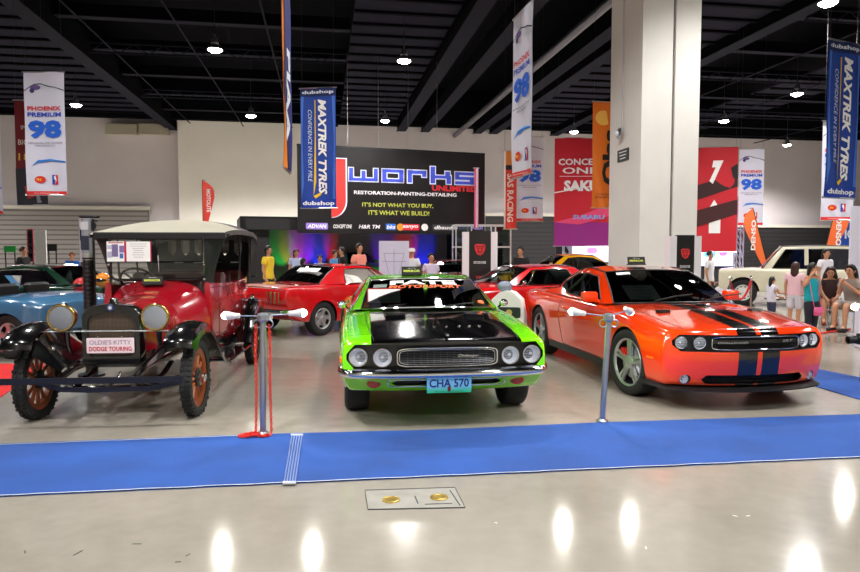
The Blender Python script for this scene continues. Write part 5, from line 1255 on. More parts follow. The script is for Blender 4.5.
# clear tape edge strips
TAPE = mat('white_tape', (205, 212, 226), .25)
for p, q, nm in ((nl, nr, 'near'), (fl, gpt(262, 436), 'far')):
    mb = MB(); a = Vector((*ext(p, q, -.2), .013)); b = Vector((*ext(p, q, 1.1), .013)) if nm == 'near' else Vector((*q, .013))
    n = 60; vs = []; t = (b-a).normalized(); w_ = Vector((-t.y, t.x, 0))
    for i in range(n+1): p_ = a.lerp(b, i/n); k = .004*sin(i*1.7)+.003*sin(i*4.1); vs += [p_+w_*(-.006+k), p_+w_*(.006+k)]
    mb.add(vs, [(2*i, 2*i+2, 2*i+3, 2*i+1) for i in range(n)]); o = mb.build('edge_tape', TAPE, None, 0); tag(o, 'pale tape line along the %s edge of the long blue carpet' % nm, 'tape')
# cable cover taped across the carpet
c0, c1, c2, c3 = gpt(283, 486), gpt(296, 486), gpt(303, 437.5), gpt(291, 437.5)
e = empty('cable_cover', (0, 0, .0125), 0, 'clear taped cable cover crossing the blue carpet beside the first post', 'cable cover')
mb = MB(); mb.prism([c0, c1, c2, c3], .0, .006); mb.build('cover', mat('cover_blue_grey', (70, 100, 170), .25), e, 0, fixn=True)
for k in range(5):
    t = .08+.21*k; mb = MB(); mb.tube([(*ext(c0, c1, t), .008), (*ext(c3, c2, t), .008)], .005, 6); mb.build('cable', mat('cable_blue_grey', (120, 142, 190), .3), e)
for p, q in ((c0, c1), (c3, c2)): mb = MB(); mb.tube([(*p, .010), (*q, .010)], .012, 6, flat=1); mb.build('end_tape', TAPE, e)
# floor box
e = empty('floor_box', (0, 0, 0), 0, 'flush steel floor plate with two brass caps in front of the blue carpet', 'floor box')
q = [gpt(368, 510), gpt(465, 508), gpt(455, 488), gpt(365, 491)]
mb = MB(); mb.prism(q, .0005, .004); mb.build('plate', mat('plate_grey', (150, 148, 140), .55, 0, var=.12, vscale=9), e, 0, fixn=True)
mb = MB(); mb.tube([(*p, .004) for p in q], .004, 5, closed=True); mb.build('frame', mat('joint_dark', (60, 62, 64), .6), e)
for px, py in ((391, 500.5), (439, 498)):
    p = gp(px, py); mb = MB(); mb.lathe([(.058, .004), (.058, .009), (.045, .012), (.04, .010), (.012, .012)], p, n=24); mb.build('brass_cap', mat('worn_brass', (190, 160, 80), .35, .8, var=.25, vscale=60), e)
for a_, b_ in (((415, 497), (418, 504)), ((450, 491), (460, 506)), ((425, 505), (452, 504))):
    mb = MB(); mb.tube([(*gpt(*a_), .004), (*gpt(*b_), .004)], .004, 5); mb.build('seam', mat('joint_dark', (60, 62, 64), .6), e)
# scuffs
for k, (px, py, l) in enumerate(((137, 544, .05), (188, 555, .03), (25, 552, .04), (178, 562, .03), (78, 553, .06), (735, 516, .03), (748, 516, .03), (646, 548, .03), (496, 523, .02))):
    p = gp(px, py); mb = MB(); mb.rbox((0, 0, .0012), (l, .008, .0018), .003, M=Matrix.Translation((p.x, p.y, 0)) @ Matrix.Rotation(k*1.1, 4, 'Z'))
    o = mb.build('floor_chip', mat('chip_white', (225, 225, 222), .6) if px > 490 else mat('scuff_dark', (70, 66, 62), .7), None); tag(o, 'tiny mark on the polished floor', 'floor mark', 'small marks on the front floor')
# ================================================================== stanchions with spot lamps
POSTM = mat('post_silver', (176, 182, 192), .28, .85); GLOW = mat('spot_glow', (255, 246, 226), .5, emit=32)
def stanchion(base, h, arms, label, lean=(0, 0), foot=True):
    e = empty('stanchion', (base[0], base[1], .012), 0, label, 'post')
    top = Vector((lean[0], lean[1], h))
    mb = MB(); mb.tube([(0, 0, 0), top], .027, 16); mb.build('pole', POSTM, e)
    mb = MB(); mb.lathe([(.055, 0), (.055, .012), (.038, .03)], n=20); mb.build('foot', POSTM, e)
    mb = MB(); mb.sphere(top, (.05, .045, .03), 14); mb.lathe([(.035, -.05), (.05, -.03), (.05, .01), (.035, .025)], tuple(top), n=16)
    for s in (-1, 1): mb.tube([top+Vector((s*(.05+.035*sin(t)), 0, -.03-.035*(1-cos(t)))) for t in [2*pi*k/12 for k in range(12)]], .007, 5, closed=True)
    mb.build('head_clamp', POSTM, e)
    for dx, dy, dz, aim in arms:
        t = top+Vector((dx, dy, dz)); mb = MB(); mb.tube([top+Vector((0, 0, .0)), t], .006, 6); r = mb.build('arm', POSTM, e)
        d = Vector(aim).normalized(); M = Matrix.Translation(t) @ d.to_track_quat('X', 'Z').to_matrix().to_4x4()
        mb = MB(); mb.lathe([(.008, -.07), (.022, -.06), (.024, -.02), (.036, .03), (.040, .05), (.036, .05), (.03, .03)], axis='x', n=18, M=M); ho = mb.build('spot_head', WHITE, e, 40)
        mb = MB(); mb.sphere((.062, 0, 0), (.036, .034, .034), 14, M=M); mb.build('bulb', GLOW, ho, 60)
        l = bpy.data.lights.new('spot_light', 'POINT'); l.energy = 14; l.shadow_soft_size = .03; l.color = (1, .95, .86)
        o = bpy.data.objects.new('spot_light', l); COL.objects.link(o); o.parent = e; o.location = t+d*.13
    return e
b1 = gp(263, 436); z1 = 1.03
stanchion(b1, z1, [(-.27, .03, 0, (-1, .1, 0)), (.27, .05, .02, (1, .35, 0))], 'silver post with two spot lamps and red chains, right of the antique car', (.015, 0))
b2 = gp(602, 423); stanchion(b2, .985, [(-.27, .04, .03, (-.8, .5, .1)), (.19, .06, .05, (.5, .6, -.3))], 'slightly leaning silver post with two spot lamps in front of the orange car', (.05, 0))
b3 = at(890, 249, 6.9); stanchion((b3.x, b3.y), 1.0, [(-.31, 0, 0, (-1, -.5, 0))], 'silver post cut by the frame edge, its glowing spot lamp before the seated women')
CHAINM = mat('red_plastic', (226, 40, 26), .35)
def chain(name, pts, label, r=.0038, L=.030):
    P_ = [Vector(p) for p in pts]; d = [0]
    for a, b in zip(P_, P_[1:]): d.append(d[-1]+(b-a).length)
    mb = MB(); s = 0; k = 0
    def pt(s):
        for i in range(len(P_)-1):
            if s <= d[i+1]: return P_[i].lerp(P_[i+1], (s-d[i])/max(1e-6, d[i+1]-d[i]))
        return P_[-1]
    while s < d[-1]-L:
        a, b = pt(s), pt(s+L); t = (b-a).normalized(); side = t.cross(Vector((.3, 1, .2))).normalized()
        if k % 2: side = t.cross(side).normalized()
        c = (a+b)/2; w = .011; hl = L*.62
        mb.tube([c+t*(hl*cos(q))+side*(w*sin(q)) for q in [2*pi*j/10 for j in range(10)]], r, 5, closed=True)
        s += L*.82; k += 1
    o = mb.build(name, CHAINM, None, 60); tag(o, label, 'chain'); return o
for s, nm in ((-1, 'left'), (1, 'right')):
    x = b1.x+s*.055+.012
    chain('plastic_chain', [(x, b1.y-.01, z1-.06), (x+s*.008, b1.y-.012, .8), (x+s*.004, b1.y-.015, .4), (x+s*.012, b1.y-.02, .05), (x+s*.02-.01, b1.y-.05, .022), (x+s*.02-.05, b1.y-.09, .022), (x-.10, b1.y-.08, .022)], 'red plastic chain hanging down the %s side of the first post' % nm)
chain('plastic_chain', [(b1.x-.16+.055*cos(k*.9)+.006*k, b1.y-.07+.045*sin(k*.9), .024+.007*(k//6)) for k in range(18)]+[(b1.x+.02, b1.y-.10, .03), (b1.x+.08, b1.y-.05, .03)], 'heap of red plastic chain on the blue carpet at the foot of the post')
# ================================================================== background cars
RED = paint('bright_red_paint', (206, 14, 22), rough=.2); REDD = paint('dark_red_paint', (120, 10, 16), rough=.2)
DGREEN = paint('dark_green_paint', (14, 46, 30), rough=.2); BLUEP = paint('steel_blue_paint', (64, 112, 150), rough=.22)
YEL = paint('taxi_yellow_paint', (248, 176, 16), rough=.25); BGREEN = paint('bright_green_paint', (20, 190, 60), rough=.25); IVORY = paint('ivory_paint', (228, 222, 196), rough=.3)
def pony(label, pos, rz, m, roof='coupe', wheel_style='slot', rear=True, front=True, name='pony_car', rmat=None):
    root = empty(name, (pos[0], pos[1], 0), rz, label, 'car')
    keys = [(-3.62, .93, .92, .78, .72, .82, .42, .76), (-3.2, .96, .94, .83, .66, .89, .30, .84), (-2.6, .97, .95, .84, .64, .90, .25, .85), (-1.8, .93, .92, .84, .60, .89, .24, .85), (-.8, .93, .92, .84, .60, .89, .24, .85),
            (-.4, .97, .90, .84, .6, .895, .24, .85), (.1, .93, .87, .84, .6, .90, .26, .85), (.55, .88, .84, .83, .58, .88, .32, .82), (.78, .84, .81, .80, .58, .85, .38, .78)]
    bd, bow = car_shell(root, 'body', keys, [m, BLACKP], dict(len=.5, prof=lambda z: .05-.8*(z-.68)**2, bow=.10, pw=3, W=.86), dict(len=.4, prof=lambda z: -.10*abs(z-.75)/.3, bow=.05, pw=3, W=.84), N=50)
    cut = arches((0, -2.74), .345, .26, .89, .32)
    if front: cut.append(slot(lambda y: rr(y, -.62, .62, .06, .56, .76)[0], lambda y: rr(y, -.62, .62, .06, .56, .76)[1], lambda y: .80-.10*abs(y/.86)**3, -.62, .62, .08))
    cut.append(MB().box((-1.75, 0, .90), (1.9, 1.46, .8), 1)); boolean(bd, cut); smooth(bd, 30); bv = bvh_of(bd)
    if roof == 'coupe': rt, rb, bx = (-2.20, -2.15, .56, 1.29, 1.26), (-2.72, -2.62, .62, .985, .96), -2.75; W3 = [(-1.95, .63, 1.22), (-2.02, .70, 1.1), (-2.06, .785, .945)]
    else: rt, rb, bx = (-2.05, -2.0, .55, 1.29, 1.26), (-3.35, -3.2, .60, .985, .965), -3.2; W3 = [(-2.1, .62, 1.21), (-2.5, .66, 1.12), (-2.35, .785, .95)]
    greenhouse(root, dict(wb=(-.38, -.60, .68, .98, .95), wt=(-1.02, -1.14, .56, 1.28, 1.25), rt=rt, rb=rb, crown=.03, b0=(-.66, .82, .93), b1=(bx, .81, .955),
               win=[[(-.76, .79, .94), (-1.16, .64, 1.21)], [(-1.16, .64, 1.21), (-1.6, .63, 1.23), W3[0]], W3, [W3[2], (-1.5, .79, .94), (-.76, .79, .94)]]), m, CHROME, GLASS, trimr=.010, splits=((.16, .12),))
    cabin(root, 0, 0, .7, .46, .92, (-1.45, -2.2), -.95, headrest=False)
    for x, y in ((0, -1), (0, 1), (-2.74, -1), (-2.74, 1)): wheel(root, (x, y*.775, .32), .32, .205, .19, wheel_style, y)
    if rear:
        for s in (-1, 1):
            for k in range(3):
                y = s*(.44+.115*k); mb = MB(); mb.rbox((0, 0, 0), (.075, .19, .03), .02, M=Matrix(((0, 0, -1, -3.655), (1, 0, 0, y), (0, 1, 0, .75), (0, 0, 0, 1)))); o = mb.build('tail_lamp', mat('red_lens', (190, 14, 12), .15, coat=.5), root)
                mb = MB(); mb.tube([(-3.672, y+a*.046, .75+b*.105) for a, b in ((-1, -1), (1, -1), (1, 1), (-1, 1))], .008, 6, closed=True); mb.build('lamp_bezel', CHROME, o)
        mb = MB(); mb.tube([(-3.2, -.90, .50), (-3.55, -.90, .50), (-3.70, -.80, .50), (-3.735, 0, .50), (-3.70, .80, .50), (-3.55, .90, .50), (-3.2, .90, .50)], .045, 8, flat=.5); mb.build('rear_bumper', CHROME, root)
        mb = MB(); mb.tube([(-3.60, -.78, .90), (-3.66, -.4, .92), (-3.67, 0, .925), (-3.66, .4, .92), (-3.60, .78, .90)], .012, 6); mb.build('tail_trim', CHROME, root)
        for s in (-1, 1): mb = MB(); mb.lathe([(.045, -3.66), (.045, -3.69), (.02, -3.70)], (0, s*.5, .40), 'x', 14); mb.build('reversing_lamp', PAPER, root)
        mb = MB(); mb.lathe([(.05, -3.68), (.04, -3.70), (.01, -3.705)], (0, 0, .74), 'x', 16); mb.build('fuel_cap', CHROME, root)
    if front:
        for s in (-1, 1): lamp(root, (.78, s*.70, .68), .085)
        mb = MB(); mb.tube([(.35, -.88, .48), (.65, -.87, .48), (.86, -.72, .48), (.92, 0, .48), (.86, .72, .48), (.65, .87, .48), (.35, .88, .48)], .045, 8, flat=.5); mb.build('front_bumper', CHROME, root)
        mb = MB(); mb.tube([(.80, -.55, .57), (.82, .55, .57), (.82, .58, .75), (.80, -.58, .75)], .01, 6, closed=True); mb.box((.76, 0, .66), (.01, 1.1, .02)); mb.build('grille_surround', CHROME, root)
    for s in (-1, 1):
        mb = MB(); seam(mb, bv, [(-.60, s*2, .90), (-.58, s*2, .32), (-1.9, s*2, .32), (-1.95, s*2, .90)], (0, -s, 0), r=.005); mb.build('panel_seams', BLACKP, root)
        mb = MB(); mb.tube([(-1.80, s*.90, .83), (-1.66, s*.90, .83)], .012, 6); mb.build('door_handle', CHROME, root)
        mb = MB(); seam(mb, bv, [(-.45, s*2, .27), (-2.3, s*2, .27)], (0, -s, 0), .004, .012); mb.build('sill_trim', CHROME, root)
    mb = MB(); mb.sphere((-.85, .93, 1.0), (.03, .06, .045), 12); mb.tube([(-.83, .85, .94), (-.85, .9, .98)], .01, 6); mb.build('side_mirror', CHROME, root)
    return root
fw = lambda a: atan2(a[1], a[0])
def roadster():
    m = BLUEP; root = empty('roadster', (-8.1, 11.1, 0), fw((-.95, .31)), 'steel blue open roadster cut by the frame edge, left of the antique car', 'car')
    keys = [(-2.88, .84, .80, .66, .62, .72, .40, .66), (-2.6, .92, .87, .72, .60, .82, .30, .76), (-2.2, .95, .90, .74, .58, .87, .25, .80), (-1.5, .90, .87, .70, .55, .80, .22, .74), (-.8, .90, .87, .72, .55, .80, .22, .74), (-.1, .90, .86, .74, .56, .86, .24, .8), (.4, .82, .76, .70, .54, .80, .30, .74), (.66, .72, .68, .60, .50, .70, .36, .64)]
    bd, bow = car_shell(root, 'body', keys, [m, BLACKP], dict(len=.5, prof=lambda z: 0, bow=.18, pw=2.4, W=.8), dict(len=.4, prof=lambda z: -.3*(z-.62)**2, bow=.16, pw=2.2, W=.8), N=44)
    boolean(bd, arches((0, -2.29), .35, .26, .86, .33)+[MB().box((-1.45, 0, .85), (.95, 1.1, .6), 1)]); smooth(bd, 35)
    for x, y in ((0, -1), (0, 1), (-2.29, -1), (-2.29, 1)): wheel(root, (x, y*.73, .33), .33, .21, .20, 'slot', y)
    mb = MB(); mb.tube([(-.88, -.55, .90), (-.98, -.53, 1.16), (-1.0, 0, 1.19), (-.98, .53, 1.16), (-.88, .55, .90)], .012, 6); mb.build('windscreen_frame', CHROME, root)
    mb = MB(); mb.grid(lambda u, v: Vector((-.88-.10*v, -.54+1.08*u, .90+.26*v)), 4, 2); mb.build('windscreen', GLASS, root)
    for s in (-1, 1):
        mb = MB(); mb.rbox((-1.6, s*.28, .82), (.16, .42, .5), .06); mb.build('seat', SEATM, root)
        mb = MB(); mb.lathe([(.05, -2.84), (.05, -2.90), (.03, -2.92)], (0, s*.56, .70), 'x', 16); mb.build('tail_lamp', mat('red_lens', (190, 14, 12), .15, coat=.5), root)
        mb = MB(); mb.tube([(-2.92, s*.40, .42), (-2.98, s*.40, .50), (-2.98, s*.40, .74), (-2.92, s*.40, .80)], .022, 8); mb.tube([(-2.70, s*.40, .50), (-2.98, s*.40, .50)], .02, 6); mb.build('over_rider', CHROME, root)
        lamp(root, (.56, s*.50, .62), .08)
    for s in (-1, 1):
        mb = MB(); mb.tube([(-.3, s*.86, .26), (-1.2, s*.90, .24), (-2.0, s*.86, .26)], .04, 8); mb.build('side_pipe', CHROME, root)
    return root
mus = pony('bright red pony car seen from its tail, with triple tail lamps, behind the first post', (-1.03, 14.96), radians(53), RED)
mb = MB(); mb.grid(lambda u, v: Vector((-2.36+.0*u-.10*(1-v), -.42+.6*u, 1.215-.0*v-.07*(1-v)+.03)), 6, 1); mb.build('rear_window_strip', PAPER, mus)
pony('bright red pony car seen from its windscreen side, between the green and orange cars', (.62, 12.75), fw((-.93, -.36)), RED, rear=False)
pony('dark green fastback behind the blue open car', (-6.15, 13.15), -.12, DGREEN, roof='fast')
roadster()
pony('dark red pony car far behind the green car, facing forward', (.95, 17.6), -pi/2+.15, REDD, rear=False)
def saloon(label, pos, rz, m, hatch=False):
    root = empty('saloon_car', (pos[0], pos[1], 0), rz, label, 'car')
    keys = [(-3.45, 1.02, 1.0, .68, .70, .80, .32, .76), (-3.1, 1.05, 1.0, .74, .66, .86, .24, .82), (-2.4, 1.02, .98, .77, .64, .87, .20, .83), (-.9, .96, .94, .78, .6, .87, .20, .83), (-.4, .97, .90, .76, .58, .87, .2, .83), (.3, .88, .82, .74, .55, .86, .22, .82), (.72, .76, .72, .68, .5, .80, .26, .76)]
    bd, bow = car_shell(root, 'body', keys, [m, BLACKP], dict(len=.7, prof=lambda z: .05-.6*(z-.5)**2, bow=.22, pw=2.4, W=.84), dict(len=.4, prof=lambda z: .04-.3*(z-.6)**2, bow=.14, pw=2.4, W=.84), N=44)
    boolean(bd, arches((0, -2.6), .34, .24, .87, .31)+[MB().box((-1.6, 0, .95), (1.9, 1.40, .8), 1)]); smooth(bd, 32)
    rb = (-3.35, -3.2, .58, 1.04, 1.02) if hatch else (-2.95, -2.8, .60, 1.04, 1.0)
    greenhouse(root, dict(wb=(-.35, -.62, .68, .99, .96), wt=(-1.1, -1.22, .55, 1.44, 1.40), rt=(-2.25, -2.2, .54, 1.43, 1.39), rb=rb, crown=.04, b0=(-.66, .80, .95), b1=(-2.9, .78, 1.0),
               win=[[(-.85, .77, .97), (-1.32, .62, 1.35)], [(-1.32, .62, 1.35), (-1.7, .61, 1.38), (-2.1, .61, 1.35)], [(-2.1, .61, 1.35), (-2.45, .68, 1.2), (-2.6, .76, 1.03)], [(-2.6, .76, 1.03), (-1.6, .77, .99), (-.85, .77, .97)]]), m, BLACKP, GLASSD, splits=((.45, .42),))
    cabin(root, 0, 0, .66, .5, .95, (-1.4, -2.1), -.9)
    for x, y in ((0, -1), (0, 1), (-2.6, -1), (-2.6, 1)): wheel(root, (x, y*.765, .31), .31, .20, .20, 'five', y)
    for s in (-1, 1):
        lamp(root, (.62, s*.58, .64), .08, ring=BLACKP); mb = MB(); mb.rbox((-3.44, s*.62, .86), (.06, .22, .14), .03); mb.build('tail_lamp', mat('red_lens', (190, 14, 12), .15, coat=.5), root); mirror(root, (-.85, s*.78, .97), s, m)
    mb = MB(); mb.rbox((.80, 0, .48), (.03, .9, .16), .03); mb.build('grille', BLACKP, root)
    return root
saloon('bright yellow saloon car far behind the orange car, left of the column', (2.7, 20.0), fw((-1, -.16)), YEL)
saloon('bright green hatchback inside the black booth under the works sign', (-3.1, 32.2), -pi/2+.5, BGREEN, True)
def wagon():
    root = empty('off_road_wagon', (9.33, 19.6, 0), fw((-.894, .447)), 'ivory two-door off-road wagon behind the group of women', 'car')
    keys = [(-3.30, 1.02, 1.01, .80, .8, .86, .50, .82), (-2.7, 1.06, 1.05, .83, .8, .885, .42, .84), (-.6, 1.06, 1.05, .83, .8, .885, .40, .84), (-.3, 1.08, 1.05, .84, .8, .885, .40, .84), (.4, 1.05, 1.03, .84, .78, .885, .44, .84), (.64, 1.02, 1.0, .82, .75, .86, .50, .82)]
    bd, bow = car_shell(root, 'body', keys, [IVORY, BLACKP], dict(len=.3, prof=lambda z: 0, bow=.03, pw=4, W=.86), dict(len=.3, prof=lambda z: 0, bow=.03, pw=4, W=.86), N=40, ptop=5)
    boolean(bd, arches((0, -2.54), .42, .28, .88, .40)+[MB().box((-1.75, 0, 1.0), (2.6, 1.5, .8), 1), MB().box((.66, 0, .80), (.16, 1.0, .26), 1)]); smooth(bd, 30)
    greenhouse(root, dict(wb=(-.42, -.48, .74, 1.08, 1.06), wt=(-.92, -.96, .66, 1.70, 1.68), rt=(-3.05, -3.0, .66, 1.70, 1.67), rb=(-3.28, -3.22, .74, 1.05, 1.04), crown=.03, b0=(-.55, .83, 1.05), b1=(-3.22, .82, 1.03),
               win=[[(-.72, .80, 1.07), (-1.05, .70, 1.60)], [(-1.05, .70, 1.60), (-2.0, .70, 1.62), (-2.9, .70, 1.60)], [(-2.9, .70, 1.60), (-3.0, .74, 1.3), (-3.05, .79, 1.07)], [(-3.05, .79, 1.07), (-1.8, .80, 1.07), (-.72, .80, 1.07)]]), IVORY, BLACKP, GLASSD, trimr=.012)
    for s in (-1, 1):
        mb = MB(); mb.prism([(-1.52, 1.06), (-1.62, 1.06), (-1.60, 1.62), (-1.50, 1.62)], s*.74-.02, s*.76+.02, axis='y'); mb.build('centre_pillar', IVORY, root, 0, fixn=True)
        lamp(root, (.60, s*.62, .80), .10, ring=BLACKP); mb = MB(); mb.rbox((.68, s*.62, .62), (.03, .16, .07), .01); mb.build('turn_signal', AMBER, root)
    cabin(root, 0, 0, .72, .6, 1.04, (-1.4, -2.4), -.95)
    for x, y in ((0, -1), (0, 1), (-2.54, -1), (-2.54, 1)): wheel(root, (x, y*.78, .37), .37, .21, .22, 'steel', y, rimmat=WHITE)
    mb = MB(); mb.rbox((.78, 0, .52), (.10, 1.72, .13), .03); mb.build('front_bumper', BLACKP, root); mb = MB(); mb.rbox((-3.42, 0, .55), (.10, 1.72, .12), .03); mb.build('rear_bumper', BLACKP, root)
    mb = MB()
    for k in range(6): mb.box((.68, 0, .70+.04*k), (.02, .96, .015))
    mb.build('grille', BLACKP, root)
    return root
wagon()
# ================================================================== displays
def ram_board(px0, px1, y0, Y, label, side, yaw=0):
    a, b = at(px0, y0, Y), at(px1, y0, Y); w = b.x-a.x; h = a.z
    e = empty('display_board', ((a.x+b.x)/2, Y, 0), yaw, label, 'display board')
    mb = MB(); mb.box((0, .02, h/2), (w, .05, h)); mb.build('panel', mat('board_black', (20, 18, 20), .4), e, 0)
    for s in side: mb = MB(); mb.box((s*(w/2+.07), .10, h/2-.01), (.14, .26, h-.02)); mb.build('side_panel', mat('board_white', (232, 232, 236), .5), e, 0)
    LR = ink((220, 50, 54)); cz = h*.80; r = w*.26
    for k in (1, .8):
        mb = MB(); S = [(-.9, .75), (-.8, -.1), (-.45, -.75), (0, -1), (.45, -.75), (.8, -.1), (.9, .75), (.45, .92), (0, .80), (-.45, .92)]
        mb.tube([(x*r*k, -.012, cz+z*r*k) for x, z in S], r*.07, 5, closed=True); mb.build('emblem_outline', LR, e)
    for s in (-1, 1):
        mb = MB(); mb.tube([(s*x*r, -.014, cz+z*r) for x, z in ((.05, .35), (.35, .45), (.55, .2), (.5, -.15), (.28, -.2), (.25, .05))], r*.10, 6, flat=.5); mb.build('emblem_horn', LR, e)
    mb = MB(); mb.prism([(x*r, cz+z*r) for x, z in ((-.2, .3), (.2, .3), (.14, -.3), (.06, -.62), (-.06, -.62), (-.14, -.3))], -.016, -.006, axis='y'); mb.build('emblem_head', LR, e, 0, fixn=True)
    for tx, z, tw, c in (('DODGE', .66, .55, (235, 235, 235)), ('MOPAR', .50, .34, (220, 50, 54)), ('CLUB MEMBER', .44, .8, (220, 50, 54))): text_part('lettering', tx, flatM((0, -.007, h*z), (1, 0, 0), (0, 0, 1)), ink(c), e, width=w*tw, height=h*.027, bold=.02)
    mb = MB(); mb.box((0, .15, .015), (w+.3, .5, .03)); mb.build('foot_plate', BLACKP, e, 0)
    return e
ram_board(469, 491, 231, 14.4, 'black display board with red ram emblem between white panels, behind the green car', (-1, 1))
ram_board(676, 695, 235, 13.6, 'black display board with red ram emblem in front of the white column', (-1, 1), .1)
# glass cabinet and poster columns beside the first board
a, b = at(456, 225, 21.8), at(512, 231, 21.8)
e = empty('display_cabinet', (a.x, 21.8, 0), .12, 'white framed glass cabinet behind the first ram board', 'cabinet'); w_ = b.x-a.x; hh = a.z
mb = MB()
for x in (0, w_*.28, w_*.72, w_):
    for y in (0, .7): mb.box((x, y, hh/2), (.04, .04, hh))
for z in (.03, hh*.35, hh*.7, hh): mb.box((w_/2, 0, z), (w_, .05, .05)); mb.box((w_/2, .7, z), (w_, .05, .05)); mb.box((0, .35, z), (.05, .7, .05)); mb.box((w_, .35, z), (.05, .7, .05))
mb.build('frame', mat('frame_white', (220, 222, 228), .4), e, 0)
for x0, x1 in ((.03, w_*.28), (w_*.72, w_-.03)): mb = MB(); mb.box(((x0+x1)/2, .0, hh/2), (x1-x0-.04, .006, hh-.1)); mb.build('pane', GLASS, e, 0)
mb = MB(); mb.box((w_*.86, .3, hh*.5), (w_*.24, .04, hh*.96)); mb.build('poster', mat('poster_dark', (22, 22, 28), .5), e, 0)
for k in range(4): mb = MB(); mb.box((w_*.14, .35, hh*(.2+.2*k)), (w_*.22, .3, .16)); mb.build('exhibit', mat('exhibit_%d' % k, ((40, 60, 150), (160, 30, 40), (30, 30, 40), (60, 90, 170))[k], .5), e, 0)
# white drawing board
a, b = at(379, 241, 16.2), at(409, 241, 16.2)
e = empty('drawing_board', ((a.x+b.x)/2, 16.2, 0), 0, 'white board with faint line drawing standing behind the green car', 'board')
mb = MB(); mb.box((0, 0, a.z-.55), (b.x-a.x, .03, 1.1)); mb.build('panel', mat('board_pale', (196, 202, 222), .5), e, 0)
mb = MB(); z0 = a.z-.6
for P0, P1 in (((-.25, .3), (-.1, -.3)), ((.25, .3), (.1, -.3)), ((-.25, .3), (.25, .3)), ((-.1, -.3), (.1, -.3)), ((-.3, .1), (.3, .1)), ((0, .4), (0, -.4)), ((-.3, -.4), (-.1, -.3)), ((.3, -.4), (.1, -.3))): mb.tube([(P0[0], -.017, z0+P0[1]), (P1[0], -.017, z0+P1[1])], .005, 4)
mb.build('line_drawing', mat('line_grey', (130, 136, 160), .6), e)
for s in (-1, 1): mb = MB(); mb.tube([(s*.28, .02, a.z-1.0), (s*.34, .02, 0)], .015, 6); mb.build('leg', ALU, e)
mb = MB(); mb.tube([(0, .04, a.z-.6), (0, .5, 0)], .015, 6); mb.build('leg', ALU, e)
# white rounded counter with plate by the green car's flank
e = empty('kiddie_ride', (at(492, 249, 10.2).x+.25, 10.35, 0), -.25, 'small white rounded stand with a dark plate behind the green car\'s wing', 'display stand')
mb = MB(); mb.ring_loft([[(x*k, y, z) for x, z in ((-.28, 0), (.28, 0), (.29, .55), (.24, .82), (.12, .93), (0, .96), (-.12, .93), (-.24, .82), (-.29, .55))] for y, k in ((-.02, .94), (.02, 1), (.30, 1), (.34, .94))]); mb.build('shell', WHITE, e, 40, fixn=True)
mb = MB(); mb.rbox((0, 0, 0), (.36, .17, .01), .03, M=flatM((.04, -.025, .62), (1, 0, 0), (0, 0, 1))); p_ = mb.build('plate', mat('plate_dark_green', (30, 44, 40), .4), e)
mb = MB(); mb.lathe([(.05, -.04), (.05, -.03)], (.04, 0, .62), 'y', 16); mb.build('emblem', mat('emblem_gold', (190, 170, 90), .4), p_)
mb = MB(); mb.sphere((-.05, .15, 1.02), (.13, .1, .09), 14); mb.build('windshield_dome', mat('dome_grey', (140, 150, 170), .15, .3), e)
# tall hose-like pump beside the antique car with poster bracket
p = at(88, 249, 8.35)
e = empty('hand_pump', (p.x, p.y, 0), 0, 'tall black ribbed cylinder stand with T-shaped top beside the antique car', 'pump')
z_ = lambda y: H+(249-y)/660*8.35
mb = MB(); prof = []; z = .04
while z < z_(260): prof += [(.062, z), (.070, z+.02), (.070, z+.035), (.062, z+.05)]; z += .055
mb.lathe(prof, n=18); mb.build('ribbed_column', BLACKP, e, 50)
mb = MB(); mb.lathe([(.068, z_(260)), (.068, z_(253))], n=18); mb.build('collar', mat('collar_silver', (176, 176, 170), .4, .5), e)
mb = MB(); mb.lathe([(.07, z_(253)), (.07, z_(219))], n=18); mb.build('poster_tube', mat('poster_tube_grey', (150, 152, 160), .5), e)
for y0, y1, c in ((236, 250, (40, 44, 60)), (222, 230, (200, 200, 206))): mb = MB(); mb.box((0, -.072, (z_(y0)+z_(y1))/2), (.10, .004, z_(y0)-z_(y1))); mb.build('printed_panel', ink(c), e, 0)
mb = MB(); mb.rbox((.03, 0, z_(217)), (.24, .10, .03), .03); mb.rbox((.03, 0, z_(221)), (.20, .04, .02), .01); mb.build('top_handle', BLACKP, e)
mb = MB(); mb.tube([(.085, -.02, .0), (.085, -.02, z_(219))], .013, 8); mb.build('lever_rod', BLACKP, e)
mb = MB(); mb.lathe([(.06, -.03), (.06, -.01)], (.06, 0, z_(226)), 'y', 18); mb.build('dial', BLACKP, e)
mb = MB(); mb.lathe([(.16, 0), (.16, .03), (.08, .05)], n=20); mb.build('base', BLACKP, e)
# white board and racing poster in front of the far shutter, monitor, counter
def board(name, label, x0, x1, y0, y1, Y, c, cat='board', parts=(), stand=True):
    a, b = at(x0, y0, Y), at(x1, y1, Y); e = empty(name, ((a.x+b.x)/2, Y, 0), 0, label, cat)
    zb_ = max(b.z, .05); mb = MB(); mb.box((0, 0, (a.z+zb_)/2), (b.x-a.x, .04, a.z-zb_)); mb.build('panel', ink(c), e, 0)
    for x, z, w, h, c2 in parts: mb = MB(); mb.box(((x-.5)*(b.x-a.x), -.025, zb_+z*(a.z-zb_)), (w*(b.x-a.x), .01, h*(a.z-zb_))); mb.build('printed_panel', ink(c2), e, 0)
    if stand:
        for s in (-1, 1): mb = MB(); mb.tube([(s*(b.x-a.x)*.4, .0, 0), (s*(b.x-a.x)*.4, 0, zb_+.1)], .02, 6); mb.tube([(s*(b.x-a.x)*.4, -.25, .02), (s*(b.x-a.x)*.4, .25, .02)], .02, 6); mb.build('leg', BLACKP, e)
    return e
